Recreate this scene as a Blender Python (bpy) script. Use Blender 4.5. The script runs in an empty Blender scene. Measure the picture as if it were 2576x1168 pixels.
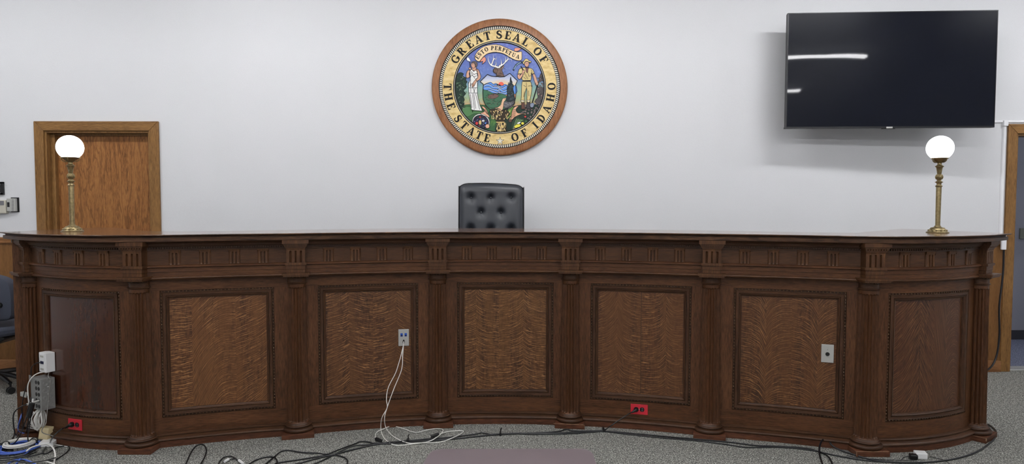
import bpy, bmesh, math, random
from math import sin, cos, pi, sqrt, atan2, radians
from mathutils import Vector, Matrix
from mathutils.geometry import tessellate_polygon

sc = bpy.context.scene
COL = sc.collection
random.seed(7)

# ------------------------------------------------------------------ camera
FPX, CAMH = 1700.0, 1.55
PITCH, ROLL = math.atan(79 / FPX), 0.0012
_F = Vector((0, cos(PITCH), -sin(PITCH)))
_U0 = Vector((0, sin(PITCH), cos(PITCH)))
_R0 = Vector((1, 0, 0))
_R = _R0 * cos(ROLL) + _U0 * sin(ROLL)
_U = _U0 * cos(ROLL) - _R0 * sin(ROLL)
cd = bpy.data.cameras.new('camera')
cd.sensor_fit = 'HORIZONTAL'
cd.sensor_width = 36.0
cd.lens = 36.0 * FPX / 2576
cd.clip_end = 60
cam = bpy.data.objects.new('camera', cd)
COL.objects.link(cam)
cam.matrix_world = Matrix(((_R.x, _U.x, -_F.x, 0), (_R.y, _U.y, -_F.y, 0), (_R.z, _U.z, -_F.z, CAMH), (0, 0, 0, 1)))
sc.camera = cam

# ------------------------------------------------------------------ world, exposure
w = bpy.data.worlds.new('world')
sc.world = w
w.use_nodes = True
w.node_tree.nodes['Background'].inputs[0].default_value = (0.8, 0.87, 1.0, 1)
w.node_tree.nodes['Background'].inputs[1].default_value = 0.3
sc.view_settings.view_transform = 'Standard'
sc.view_settings.look = 'None'
sc.view_settings.gamma = 1
sc.view_settings.exposure = 0.0
LAMP_POWER = 84.0           # ceiling tubes
GLOBE_POWER = 4.0
CEIL = 3.7
WALL_Y = 6.10


def ray(x, y):
    return _F + _R * ((x - 1288) / FPX) - _U * ((y - 584) / FPX)


def at(x, y, z=0.0):
    """the point of height z seen along a line of sight: used to read places off the survey photograph"""
    r = ray(x, y)
    t = (z - CAMH) / r.z
    return Vector((r.x * t, r.y * t, z))


def atY(x, y, Y):
    r = ray(x, y)
    t = Y / r.y
    return Vector((r.x * t, Y, CAMH + r.z * t))


# ------------------------------------------------------------------ materials
def srgb(r, g, b):
    f = lambda c: (c / 255 / 12.92) if c / 255 <= 0.04045 else ((c / 255 + 0.055) / 1.055) ** 2.4
    return (f(r), f(g), f(b), 1)


def mat(name, col, rough=0.5, metal=0.0, spec=0.5, emit=None, power=0, alpha=1.0, coat=0.0):
    m = bpy.data.materials.new(name)
    m.use_nodes = True
    b = m.node_tree.nodes['Principled BSDF']
    b.inputs['Base Color'].default_value = col
    b.inputs['Roughness'].default_value = rough
    b.inputs['Metallic'].default_value = metal
    b.inputs['Specular IOR Level'].default_value = spec
    b.inputs['Alpha'].default_value = alpha
    b.inputs['Coat Weight'].default_value = coat
    if emit:
        b.inputs['Emission Color'].default_value = emit
        b.inputs['Emission Strength'].default_value = power
    return m


class NT:
    def __init__(s, m):
        s.m = m
        s.t = m.node_tree
        s.b = s.t.nodes['Principled BSDF']

    def n(s, kind, **kw):
        nd = s.t.nodes.new(kind)
        for k, v in kw.items():
            setattr(nd, k, v)
        return nd

    def l(s, a, b):
        s.t.links.new(a, b)

    def noise(s, vec, scale=1.0, detail=4.0, rough=0.55, dist=0.0):
        nd = s.n('ShaderNodeTexNoise')
        nd.inputs['Scale'].default_value = scale
        nd.inputs['Detail'].default_value = detail
        nd.inputs['Roughness'].default_value = rough
        nd.inputs['Distortion'].default_value = dist
        s.l(vec, nd.inputs['Vector'])
        return nd.outputs['Fac']

    def mapping(s, vec, scale, loc=(0, 0, 0)):
        nd = s.n('ShaderNodeMapping')
        nd.inputs['Scale'].default_value = scale
        nd.inputs['Location'].default_value = loc
        s.l(vec, nd.inputs['Vector'])
        return nd.outputs[0]

    def ramp(s, fac, stops):
        nd = s.n('ShaderNodeValToRGB')
        e = nd.color_ramp.elements
        e[0].position, e[0].color = stops[0]
        e[1].position, e[1].color = stops[-1]
        for p, c in stops[1:-1]:
            k = e.new(p)
            k.color = c
        s.l(fac, nd.inputs[0])
        return nd.outputs[0]

    def math(s, op, a, b=None, clamp=False):
        nd = s.n('ShaderNodeMath', operation=op, use_clamp=clamp)
        for i, v in enumerate((a, b)):
            if v is None:
                continue
            if isinstance(v, (int, float)):
                nd.inputs[i].default_value = v
            else:
                s.l(v, nd.inputs[i])
        return nd.outputs[0]

    def mix(s, fac, a, b, mode='MIX'):
        nd = s.n('ShaderNodeMix', data_type='RGBA', blend_type=mode)
        if isinstance(fac, (int, float)):
            nd.inputs[0].default_value = fac
        else:
            s.l(fac, nd.inputs[0])
        for i, v in ((6, a), (7, b)):
            if isinstance(v, tuple):
                nd.inputs[i].default_value = v
            else:
                s.l(v, nd.inputs[i])
        return nd.outputs[2]

    def bump(s, h, strength=0.3, dist=0.002):
        nd = s.n('ShaderNodeBump')
        nd.inputs['Strength'].default_value = strength
        nd.inputs['Distance'].default_value = dist
        s.l(h, nd.inputs['Height'])
        s.l(nd.outputs[0], s.b.inputs['Normal'])


def fleck_lines(k, uf, col, period, seed, amount):
    """thin broken ray-fleck lines following u"""
    sp_ = k.n('ShaderNodeSeparateXYZ'); k.l(uf, sp_.inputs[0])
    wv = k.noise(k.mapping(uf, (9, 34, 1), (seed, seed, 0)), 1, 3, 0.55)
    v = k.math('ADD', k.math('DIVIDE', sp_.outputs['Y'], period), k.math('MULTIPLY', wv, 2.0))
    fr = k.math('ABSOLUTE', k.math('SUBTRACT', k.math('FRACT', v), 0.5))
    ln = k.math('SUBTRACT', 1.0, k.math('MULTIPLY', fr, 1 / 0.12), clamp=True)
    cb = k.n('ShaderNodeCombineXYZ')
    k.l(k.math('MULTIPLY', sp_.outputs['X'], 16), cb.inputs[0])
    k.l(k.math('MULTIPLY', k.math('FLOOR', v), 7.31), cb.inputs[1])
    cb.inputs[2].default_value = seed
    br = k.noise(cb.outputs[0], 1, 1.5, 0.5)
    br = k.ramp(br, [(0.42, (0, 0, 0, 1)), (0.52, (1, 1, 1, 1))])
    return k.mix(k.math('MULTIPLY', k.math('MULTIPLY', ln, br), amount), col, srgb(184, 136, 88))


def oak(name, dark, mid, light, grain='h', fleck=0.0, rough=0.42, spec=0.24, seed=0.0, fine=210, figure=0.0, coat=0.0, gain=1.0):
    """stained oak; UV in metres, grain along u ('h') or v ('v'); fleck: ray-fleck lines along u"""
    dark, mid, light = [tuple(min(1, c * gain) for c in q[:3]) + (1,) for q in (dark, mid, light)]
    m = mat(name, mid, rough, spec=spec, coat=coat)
    k = NT(m)
    if coat:
        k.b.inputs['Coat Roughness'].default_value = 0.12
    uv = k.n('ShaderNodeUVMap', uv_map='UVMap').outputs[0]
    a, b = (16, fine) if grain == 'h' else (fine, 16)
    g1 = k.noise(k.mapping(uv, (a, b, 1), (seed, seed * 2, 0)), 1, 5, 0.65, 0.15)
    a, b = (2.2, 26) if grain == 'h' else (26, 2.2)
    g2 = k.noise(k.mapping(uv, (a, b, 1), (seed + 3, seed, 0)), 1, 3, 0.5, 0.6)
    s = k.math('ADD', k.math('MULTIPLY', g1, 0.7), k.math('MULTIPLY', g2, 0.3))
    col = k.ramp(s, [(0.36, dark), (0.5, mid), (0.66, light)])
    if figure:
        a, b = (1.1, 9) if grain == 'h' else (9, 1.1)
        f = k.noise(k.mapping(uv, (a, b, 1), (seed + 9, seed, 0)), 1, 2.5, 0.5, 0.5)
        f = k.math('FRACT', k.math('MULTIPLY', f, 9.0))
        f = k.math('GREATER_THAN', k.math('ADD', f, k.math('MULTIPLY', g1, 0.5)), 1.02)
        col = k.mix(k.math('MULTIPLY', f, figure), col, dark)
    if fleck:
        uf = k.n('ShaderNodeUVMap', uv_map='Fleck').outputs[0]
        col = fleck_lines(k, uf, col, 0.0128, seed, fleck)
        col = fleck_lines(k, uf, col, 0.0215, seed + 4.3, fleck * 0.7)
        low = k.noise(k.mapping(uv, (9, 0.8, 1), (seed, 3, 0)), 1, 2, 0.5)
        col = k.mix(k.ramp(low, [(0.4, (0, 0, 0, 1)), (0.62, (0.55, 0.55, 0.55, 1))]), col, light)
    k.l(col, k.b.inputs['Base Color'])
    k.bump(g1, 0.12, 0.001)
    return m


DK, MD, LT = srgb(48, 29, 17), srgb(77, 48, 29), srgb(98, 65, 40)
M = {}
M['oak_h'] = oak('dark_oak_along', DK, MD, LT, 'h', gain=1.08)
M['oak_v'] = oak('dark_oak_upright', DK, MD, LT, 'v', seed=2.0, gain=1.08)
M['oak_col'] = oak('dark_oak_column', srgb(56, 34, 20), srgb(74, 46, 28), srgb(90, 58, 36), 'v', seed=12.0, rough=0.34, gain=1.0)
M['oak_mould'] = oak('dark_oak_moulding', srgb(44, 28, 18), srgb(64, 42, 28), srgb(84, 57, 38), 'h', seed=5.0, rough=0.36, gain=1.08)
M['oak_base'] = oak('worn_oak_plinth', srgb(46, 28, 18), srgb(80, 48, 33), srgb(106, 68, 46), 'h', seed=7.0, rough=0.45, gain=1.08)
M['oak_frieze'] = oak('dark_oak_frieze', srgb(48, 30, 18), srgb(68, 44, 28), srgb(88, 59, 38), 'h', seed=8.0, rough=0.4, gain=1.08)
M['oak_trig'] = oak('dark_oak_triglyph', srgb(54, 34, 20), srgb(74, 48, 30), srgb(98, 66, 40), 'v', seed=11.0, gain=1.08)
M['top'] = oak('polished_oak_top', srgb(62, 36, 22), srgb(98, 62, 40), srgb(128, 86, 58), 'h', seed=4.0, rough=0.2, spec=0.5, fine=90, coat=0.7, gain=1.1)
M['top_edge'] = oak('oak_top_edge', srgb(34, 22, 15), srgb(74, 51, 36), srgb(104, 74, 52), 'h', seed=4.5, rough=0.35, figure=0.6, gain=1.08)
M['bead'] = mat('bead_oak', srgb(104, 78, 58), 0.2, spec=0.7)
M['groove'] = mat('dark_groove', srgb(16, 10, 7), 0.6)
M['door_casing'] = oak('golden_oak_casing', srgb(88, 60, 30), srgb(124, 90, 52), srgb(146, 110, 66), 'v', seed=1.5, rough=0.4)
M['door_casing_h'] = oak('golden_oak_casing_across', srgb(88, 60, 30), srgb(124, 90, 52), srgb(146, 110, 66), 'h', seed=1.7, rough=0.4)
M['door_slab'] = oak('red_oak_veneer', srgb(80, 46, 22), srgb(134, 90, 50), srgb(150, 106, 62), 'v', seed=6.0, rough=0.38, figure=0.45, gain=1.12)
M['wainscot'] = oak('tan_wainscot', srgb(98, 66, 34), srgb(118, 82, 46), srgb(130, 92, 54), 'v', seed=9.0, rough=0.45)
M['wainscot_h'] = oak('tan_wainscot_rail', srgb(100, 66, 38), srgb(128, 88, 54), srgb(146, 104, 66), 'h', seed=9.5, rough=0.4)
M['seal_wood'] = oak('seal_frame_oak', srgb(104, 66, 42), srgb(140, 94, 62), srgb(158, 112, 78), 'v', seed=3.0, rough=0.4)


def wall_material(name, c, bumpy=0.25):
    m = mat(name, c, 0.8, spec=0.25)
    k = NT(m)
    o = k.n('ShaderNodeTexCoord').outputs['Object']
    n = k.noise(k.mapping(o, (1, 1, 1)), 210, 3, 0.6)
    n2 = k.noise(k.mapping(o, (1, 1, 1)), 38, 3, 0.6)
    k.l(k.mix(0.10, c, k.ramp(n, [(0.35, (0.3, 0.3, 0.32, 1)), (0.65, (1, 1, 1, 1))]), 'MULTIPLY'), k.b.inputs['Base Color'])
    k.bump(k.math('ADD', n, n2), bumpy, 0.002)
    return m


M['wall'] = wall_material('white_wall_vinyl', srgb(222, 223, 226))
M['hall_wall'] = wall_material('lilac_grey_hall_paint', srgb(150, 150, 160), 0.1)
M['ceiling'] = mat('ceiling_white', srgb(225, 225, 222), 0.9, spec=0.2)


def carpet(name, c0, c1, c2, scale=150):
    m = mat(name, c1, 0.95, spec=0.1)
    k = NT(m)
    o = k.n('ShaderNodeTexCoord').outputs['Object']
    n = k.noise(o, scale, 2.0, 0.6)
    n2 = k.noise(o, scale * 0.28, 3, 0.6)
    f = k.math('ADD', k.math('MULTIPLY', n, 0.8), k.math('MULTIPLY', n2, 0.2))
    k.l(k.ramp(f, [(0.36, c0), (0.5, c1), (0.64, c2)]), k.b.inputs['Base Color'])
    k.bump(n, 0.6, 0.004)
    return m


M['carpet'] = carpet('speckled_grey_carpet', srgb(48, 48, 48), srgb(112, 112, 108), srgb(196, 196, 188), 125)
M['hall_carpet'] = carpet('blue_grey_hall_carpet', srgb(60, 64, 80), srgb(112, 116, 136), srgb(158, 164, 186), 120)
M['white'] = mat('white_plastic', srgb(232, 232, 232), 0.4)
M['cream'] = mat('ivory_plastic', srgb(206, 190, 150), 0.45)
M['pipe'] = mat('white_painted_raceway', srgb(238, 238, 242), 0.4)
M['black'] = mat('black_plastic', srgb(16, 16, 18), 0.35)
M['cable'] = mat('black_cable_rubber', srgb(18, 19, 24), 0.3)
M['wcable'] = mat('white_cable', srgb(235, 233, 228), 0.4)
M['bcable'] = mat('blue_network_cable', srgb(78, 108, 196), 0.4)
M['gcable'] = mat('grey_cable', srgb(140, 138, 134), 0.4)
M['steel'] = mat('brushed_steel', srgb(196, 196, 192), 0.4, 0.55)
M['galv'] = mat('galvanised_steel', srgb(150, 150, 148), 0.42, 0.4)
M['red'] = mat('red_outlet_nylon', srgb(196, 38, 54), 0.4)
M['blue'] = mat('blue_jack', srgb(20, 80, 180), 0.4)
M['dark_blue'] = mat('jack_opening', srgb(10, 18, 60), 0.4)


def brass_material():
    m = mat('antique_brass', srgb(150, 128, 88), 0.36, 0.75)
    k = NT(m)
    o = k.n('ShaderNodeTexCoord').outputs['Object']
    n = k.noise(o, 60, 4, 0.6)
    k.l(k.ramp(n, [(0.3, srgb(112, 98, 66)), (0.7, srgb(150, 134, 98))]), k.b.inputs['Base Color'])
    k.bump(n, 0.2, 0.002)
    return m


M['brass'] = brass_material()
M['globe'] = mat('lit_opal_glass', srgb(255, 255, 255), 0.3, emit=(0.96, 0.98, 1.0, 1), power=GLOBE_POWER)
M['tube'] = mat('lit_tube_diffuser', srgb(255, 255, 255), 0.5, emit=(0.985, 0.985, 1.0, 1), power=LAMP_POWER)
M['fixture'] = mat('fixture_enamel', srgb(230, 230, 228), 0.5)


def screen_material():
    m = mat('switched_off_screen', srgb(8, 11, 22), 0.3, spec=0.08)
    k = NT(m)
    k.b.inputs['Coat Weight'].default_value = 0.22
    k.b.inputs['Coat Roughness'].default_value = 0.03
    o = k.n('ShaderNodeTexCoord').outputs['Object']
    n = k.noise(k.mapping(o, (1.6, 1, 2.2)), 1, 1, 0.4)
    nd = k.n('ShaderNodeBump')
    nd.inputs['Strength'].default_value = 0.14
    nd.inputs['Distance'].default_value = 0.01
    k.l(n, nd.inputs['Height'])
    k.l(nd.outputs[0], k.b.inputs['Coat Normal'])
    k.l(nd.outputs[0], k.b.inputs['Normal'])
    return m


M['screen'] = screen_material()
M['bezel'] = mat('tv_bezel', srgb(26, 27, 30), 0.35, 0.3)


def leather_material():
    m = mat('black_leather', srgb(38, 42, 49), 0.40, spec=0.55)
    k = NT(m)
    o = k.n('ShaderNodeTexCoord').outputs['Object']
    k.bump(k.noise(o, 260, 3, 0.6), 0.15, 0.001)
    return m


M['leather'] = leather_material()
M['fabric'] = wall_material('charcoal_blue_fabric', srgb(62, 66, 78), 0.5)
M['mat'] = mat('clear_chair_mat', srgb(158, 144, 150), 0.3, spec=0.5, alpha=0.66)


# ------------------------------------------------------------------ mesh building
class MB:
    def __init__(s):
        s.v, s.f, s.mi, s.uv, s.fl = [], [], [], [], []

    def add(s, verts, faces, mi=0, uvs=None, fls=None):
        o = len(s.v)
        s.v += [Vector(p) for p in verts]
        for i, fc in enumerate(faces):
            s.f.append([o + j for j in fc])
            s.mi.append(mi)
            s.uv.append(uvs[i] if uvs else None)
            s.fl.append(fls[i] if fls else None)
        return o

    def grid(s, rows, mi=0, closed=False, uvf=None, flf=None, flip=False):
        """rows: list of equal-length point lists"""
        n, m = len(rows), len(rows[0])
        v = [p for r in rows for p in r]
        f, uvs, fls = [], [], []
        for i in range(n - 1):
            for j in range(m if closed else m - 1):
                j2 = (j + 1) % m
                q = [(i, j), (i, j + 1), (i + 1, j + 1), (i + 1, j)]
                if flip:
                    q = q[::-1]
                f.append([a * m + (b % m) for a, b in q])
                if uvf:
                    uvs.append([uvf(a, b) for a, b in q])
                if flf:
                    fls.append([flf(a, b) for a, b in q])
        s.add(v, f, mi, uvs or None, fls or None)

    def box(s, a, b, mi=0, rot=0.0, piv=None):
        x0, y0, z0 = a
        x1, y1, z1 = b
        v = [Vector(p) for p in ((x0, y0, z0), (x1, y0, z0), (x1, y1, z0), (x0, y1, z0), (x0, y0, z1), (x1, y0, z1), (x1, y1, z1), (x0, y1, z1))]
        if rot:
            piv = Vector(piv or ((x0 + x1) / 2, (y0 + y1) / 2, 0))
            Rm = Matrix.Rotation(rot, 3, 'Z')
            v = [Rm @ (p - piv) + piv for p in v]
        s.add(v, [[0, 3, 2, 1], [4, 5, 6, 7], [0, 1, 5, 4], [1, 2, 6, 5], [2, 3, 7, 6], [3, 0, 4, 7]], mi)

    def obox(s, c, ax, ay, az, mi=0):
        """box from a centre and three half-axis vectors"""
        c, ax, ay, az = map(Vector, (c, ax, ay, az))
        v = [c + ax * i + ay * j + az * k for k in (-1, 1) for (i, j) in ((-1, -1), (1, -1), (1, 1), (-1, 1))]
        s.add(v, [[0, 3, 2, 1], [4, 5, 6, 7], [0, 1, 5, 4], [1, 2, 6, 5], [2, 3, 7, 6], [3, 0, 4, 7]], mi)

    def lathe(s, prof, c=(0, 0, 0), n=32, mi=0, axis=None, cap=True):
        """prof: (r, h) pairs"""
        c = Vector(c)
        az = Vector(axis).normalized() if axis else Vector((0, 0, 1))
        ax = az.orthogonal().normalized()
        ay = az.cross(ax)
        rows = [[c + az * h + (ax * cos(2 * pi * j / n) + ay * sin(2 * pi * j / n)) * r for j in range(n)] for r, h in prof]
        o = len(s.v)
        s.grid(rows, mi, True, uvf=lambda i, j: (2 * pi * j / n * 0.06, prof[i][1]))
        if cap:
            s.f.append([o + j for j in range(n)][::-1]); s.mi.append(mi); s.uv.append(None); s.fl.append(None)
            q = o + (len(prof) - 1) * n
            s.f.append([q + j for j in range(n)]); s.mi.append(mi); s.uv.append(None); s.fl.append(None)

    def tube(s, pts, r, n=8, mi=0, steps=6, smooth=True):
        P = [Vector(p) for p in pts]
        if smooth and len(P) > 2:
            P = catmull(P, steps)
        rows = []
        prev = None
        for i, p in enumerate(P):
            t = (P[min(i + 1, len(P) - 1)] - P[max(i - 1, 0)])
            if t.length < 1e-9:
                t = Vector((1, 0, 0))
            t.normalize()
            if prev is None:
                a = t.orthogonal().normalized()
            else:
                a = (prev - t * prev.dot(t))
                a = a.normalized() if a.length > 1e-6 else t.orthogonal().normalized()
            prev = a
            b = t.cross(a)
            rr = r(i / (len(P) - 1)) if callable(r) else r
            rows.append([p + (a * cos(2 * pi * k / n) + b * sin(2 * pi * k / n)) * rr for k in range(n)])
        o = len(s.v)
        s.grid(rows, mi, True)
        s.f.append([o + j for j in range(n)][::-1]); s.mi.append(mi); s.uv.append(None); s.fl.append(None)
        q = o + (len(rows) - 1) * n
        s.f.append([q + j for j in range(n)]); s.mi.append(mi); s.uv.append(None); s.fl.append(None)

    def sphere(s, c, r, mi=0, n=12, m=8, scale=(1, 1, 1)):
        c = Vector(c)
        rows = []
        for i in range(m + 1):
            a = -pi / 2 + pi * i / m
            rr = max(cos(a), 0.002)
            rows.append([c + Vector((rr * cos(2 * pi * j / n) * r * scale[0], rr * sin(2 * pi * j / n) * r * scale[1], sin(a) * r * scale[2])) for j in range(n)])
        s.grid(rows, mi, True)

    def prism(s, poly, z0, z1, f=None, mi=0):
        """poly: 2D points (ccw); f maps (u,v,w) to world; solid between w=z0 and z1"""
        f = f or (lambda u, v, w: Vector((u, v, w)))
        n = len(poly)
        area = sum(poly[i][0] * poly[(i + 1) % n][1] - poly[(i + 1) % n][0] * poly[i][1] for i in range(n))
        if area < 0:
            poly = poly[::-1]
        v = [f(u, w, z0) for u, w in poly] + [f(u, w, z1) for u, w in poly]
        tri = tessellate_polygon([[Vector((u, w, 0)) for u, w in poly]])
        faces = [[i + n for i in t] for t in tri] + [[i for i in t[::-1]] for t in tri]
        faces += [[i, (i + 1) % n, (i + 1) % n + n, i + n] for i in range(n)]
        s.add(v, faces, mi)

    def build(s, name, mats, parent=None, origin=None, smooth=35, bevel=0.0, fixn=True):
        if not isinstance(mats, (list, tuple)):
            mats = [mats]
        org = Vector(origin) if origin is not None else (WORG.get(parent.name, Vector()) if parent else Vector())
        me = bpy.data.meshes.new(name)
        me.from_pydata([tuple(p - org) for p in s.v], [], s.f)
        for m in mats:
            me.materials.append(m)
        uv = me.uv_layers.new(name='UVMap')
        hasfl = any(x is not None for x in s.fl)
        fl = me.uv_layers.new(name='Fleck') if hasfl else None
        for p in me.polygons:
            p.material_index = s.mi[p.index]
            u = s.uv[p.index]
            f = s.fl[p.index]
            nrm = p.normal
            for k, li in enumerate(p.loop_indices):
                co = s.v[me.loops[li].vertex_index]
                if u:
                    uv.data[li].uv = u[k]
                elif abs(nrm.z) > 0.7:
                    uv.data[li].uv = (co.x, co.y)
                elif abs(nrm.x) > 0.75:
                    uv.data[li].uv = (co.y, co.z)
                else:
                    uv.data[li].uv = (co.x, co.z)
                if fl:
                    fl.data[li].uv = f[k] if f else (0, 0)
        if fixn:
            bm = bmesh.new()
            bm.from_mesh(me)
            bmesh.ops.remove_doubles(bm, verts=bm.verts, dist=1e-5)
            bmesh.ops.recalc_face_normals(bm, faces=bm.faces)
            bm.to_mesh(me)
            bm.free()
        if smooth:
            me.polygons.foreach_set('use_smooth', [True] * len(me.polygons))
            me.set_sharp_from_angle(angle=radians(smooth))
        o = bpy.data.objects.new(name, me)
        COL.objects.link(o)
        if parent:
            o.parent = parent
            o.location = org - WORG.get(parent.name, Vector())
        else:
            o.location = org
        WORG[o.name] = org
        if bevel:
            md = o.modifiers.new('bevel', 'BEVEL')
            md.width = bevel
            md.segments = 2
            md.limit_method = 'ANGLE'
            md.angle_limit = radians(40)
        return o


WORG = {}


def catmull(P, steps=6, closed=False):
    out = []
    n = len(P)
    rng = range(n if closed else n - 1)
    for i in rng:
        if closed:
            p0, p1, p2, p3 = P[(i - 1) % n], P[i], P[(i + 1) % n], P[(i + 2) % n]
        else:
            p1, p2 = P[i], P[i + 1]
            p0 = P[i - 1] if i > 0 else p1 * 2 - p2
            p3 = P[i + 2] if i + 2 < n else p2 * 2 - p1
        for k in range(steps):
            t = k / steps
            out.append(0.5 * ((2 * p1) + (p2 - p0) * t + (2 * p0 - 5 * p1 + 4 * p2 - p3) * t * t + (3 * p1 - p0 - 3 * p2 + p3) * t ** 3))
    if not closed:
        out.append(P[-1].copy())
    return out


def empty(name, loc, label=None, cat=None, group=None, kind=None, parent=None):
    o = bpy.data.objects.new(name, None)
    COL.objects.link(o)
    o.empty_display_size = 0.1
    loc = Vector(loc)
    if parent:
        o.parent = parent
        o.location = loc - WORG[parent.name]
    else:
        o.location = loc
    WORG[o.name] = loc
    tag(o, label, cat, group, kind)
    return o


def tag(o, label=None, cat=None, group=None, kind=None):
    for k, v in (('label', label), ('category', cat), ('group', group), ('kind', kind)):
        if v:
            o[k] = v
    return o

# ------------------------------------------------------------------ the room
X0, X1, YB = -6.3, 6.3, -4.5
DL = (-4.195, -3.250, 2.17)       # left door opening (x0, x1, head)
DR = (4.525, 5.440, 2.155)        # right doorway
m = MB(); m.box((X0 - 0.2, YB - 0.2, -0.1), (X1 + 0.2, WALL_Y + 0.16, 0.0)); tag(m.build('floor', M['carpet'], smooth=0), kind='structure')
m = MB(); m.box((X0 - 0.2, YB - 0.2, CEIL), (X1 + 0.2, WALL_Y + 0.16, CEIL + 0.1)); tag(m.build('ceiling', M['ceiling'], smooth=0), kind='structure')
m = MB()
yb, yf = WALL_Y, WALL_Y + 0.16
m.box((X0, yb, 0), (DL[0], yf, CEIL)); m.box((DL[0], yb, DL[2]), (DL[1], yf, CEIL))
m.box((DL[1], yb, 0), (DR[0], yf, CEIL)); m.box((DR[0], yb, DR[2]), (DR[1], yf, CEIL)); m.box((DR[1], yb, 0), (X1, yf, CEIL))
tag(m.build('wall_front', M['wall'], smooth=0), kind='structure')
for nm, a, b in (('wall_left', (X0 - 0.15, YB, 0), (X0, yf, CEIL)), ('wall_right', (X1, YB, 0), (X1 + 0.15, yf, CEIL)), ('wall_back', (X0 - 0.15, YB - 0.15, 0), (X1 + 0.15, YB, CEIL))):
    m = MB(); m.box(a, b); tag(m.build(nm, M['wall'], smooth=0), kind='structure')

# hallway seen through the right doorway
m = MB(); m.box((3.9, yf, -0.1), (7.6, 7.53, 0.0)); tag(m.build('floor_hall', M['hall_carpet'], smooth=0), kind='structure')
m = MB(); m.box((3.9, 7.53, 0), (7.6, 7.65, 2.75)); m.box((3.8, yf, 0), (3.9, 7.65, 2.75)); m.box((7.6, yf, 0), (7.7, 7.65, 2.75))
tag(m.build('wall_hall', M['hall_wall'], smooth=0), kind='structure')
m = MB(); m.box((3.8, yf, 2.75), (7.7, 7.65, 2.85)); tag(m.build('ceiling_hall', M['ceiling'], smooth=0), kind='structure')
M['cove'] = mat('charcoal_cove_base', srgb(48, 48, 54), 0.6)
m = MB(); m.box((3.9, 7.515, 0), (7.6, 7.53, 0.105)); tag(m.build('baseboard_hall', M['cove'], smooth=0, bevel=0.004), kind='structure')
m = MB(); m.box((DR[0], yb + 0.005, 0), (DR[1], yf - 0.01, 0.012)); tag(m.build('trim_threshold', M['steel'], smooth=0, bevel=0.004), kind='structure')

# doors
def casing(name, d, w=0.085):
    e = empty(name, ((d[0] + d[1]) / 2, WALL_Y, 0), kind='structure')
    x0, x1, h = d
    m = MB(); z1 = h + w
    for a, b in (((x0 - w, 0), (x0, 1)), ((x1, 0), (x1 + w, 1))):
        xa, xb = a[0], b[0]
        inn, out = (xb, xa) if xa < x0 else (xa, xb)
        poly = [(inn, 0.0), (out, 0.0), (out, z1), (inn, h)]
        m.prism(poly, 0, 0.022, lambda u, v, ww: Vector((u, WALL_Y - ww, v)))
    m.build('casing', M['door_casing'], e, smooth=0, bevel=0.004)
    m = MB(); m.prism([(x0, h), (x1, h), (x1 + w, z1), (x0 - w, z1)], 0, 0.022, lambda u, v, ww: Vector((u, WALL_Y - ww, v)))
    m.build('head_casing', M['door_casing_h'], e, smooth=0, bevel=0.004)
    m = MB()
    m.box((x0 - 0.004, WALL_Y - 0.004, 0), (x0 + 0.018, yf, h)); m.box((x1 - 0.018, WALL_Y - 0.004, 0), (x1 + 0.004, yf, h))
    m.box((x0 + 0.018, WALL_Y - 0.004, h - 0.018), (x1 - 0.018, yf, h))
    m.build('jamb', M['door_casing'], e, smooth=0, bevel=0.002)
    return e

d1 = casing('door_1', DL)
m = MB(); m.box((DL[0] + 0.018, WALL_Y + 0.085, 0.01), (DL[1] - 0.018, WALL_Y + 0.125, DL[2] - 0.018)); m.build('door_slab', M['door_slab'], d1, smooth=0)
m = MB(); m.box((DL[0] + 0.018, WALL_Y + 0.045, 0), (DL[0] + 0.055, WALL_Y + 0.085, DL[2] - 0.018)); m.box((DL[1] - 0.032, WALL_Y + 0.055, 0), (DL[1] - 0.018, WALL_Y + 0.085, DL[2] - 0.018))
m.box((DL[0] + 0.055, WALL_Y + 0.055, DL[2] - 0.035), (DL[1] - 0.032, WALL_Y + 0.085, DL[2] - 0.018)); m.build('door_stop', M['door_casing'], d1, smooth=0, bevel=0.003)
d2 = casing('door_2', DR)

# wainscot of tan panelling below the rail
def wains(tagn, xa, xb):
    m = MB(); m.box((xa, WALL_Y - 0.012, 0.0), (xb, WALL_Y, 1.165)); a = m.build('trim_%d' % tagn, M['wainscot'], smooth=0); tag(a, kind='structure')
    m = MB()
    m.prism([(0, 1.160), (0.030, 1.160), (0.034, 1.172), (0.026, 1.180), (0.030, 1.205), (0.024, 1.215), (0, 1.215)], xa, xb, lambda u, v, ww: Vector((ww, WALL_Y - 0.0 - u, v)))
    tag(m.build('trim_%d' % (tagn + 1), M['wainscot_h'], smooth=30), kind='structure')
    m = MB()
    m.prism([(0.012, 0.0), (0.030, 0.0), (0.030, 0.085), (0.022, 0.10), (0.012, 0.102)], xa, xb, lambda u, v, ww: Vector((ww, WALL_Y - u, v)))
    return m

for k, (xa, xb, nm) in enumerate(((X0, DL[0] - 0.085, 'baseboard_left'), (DL[1] + 0.085, DR[0] - 0.085, 'baseboard_middle'), (DR[1] + 0.085, X1, 'baseboard_right'))):
    tag(wains(1 + 2 * k, xa, xb).build(nm, M['wainscot_h'], smooth=30), kind='structure')

# raised floor behind the bench
m = MB(); m.box((-1.7, 5.2, 0.0), (1.6, WALL_Y - 0.04, 0.36)); tag(m.build('floor_platform', M['carpet'], smooth=0), kind='structure')

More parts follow.
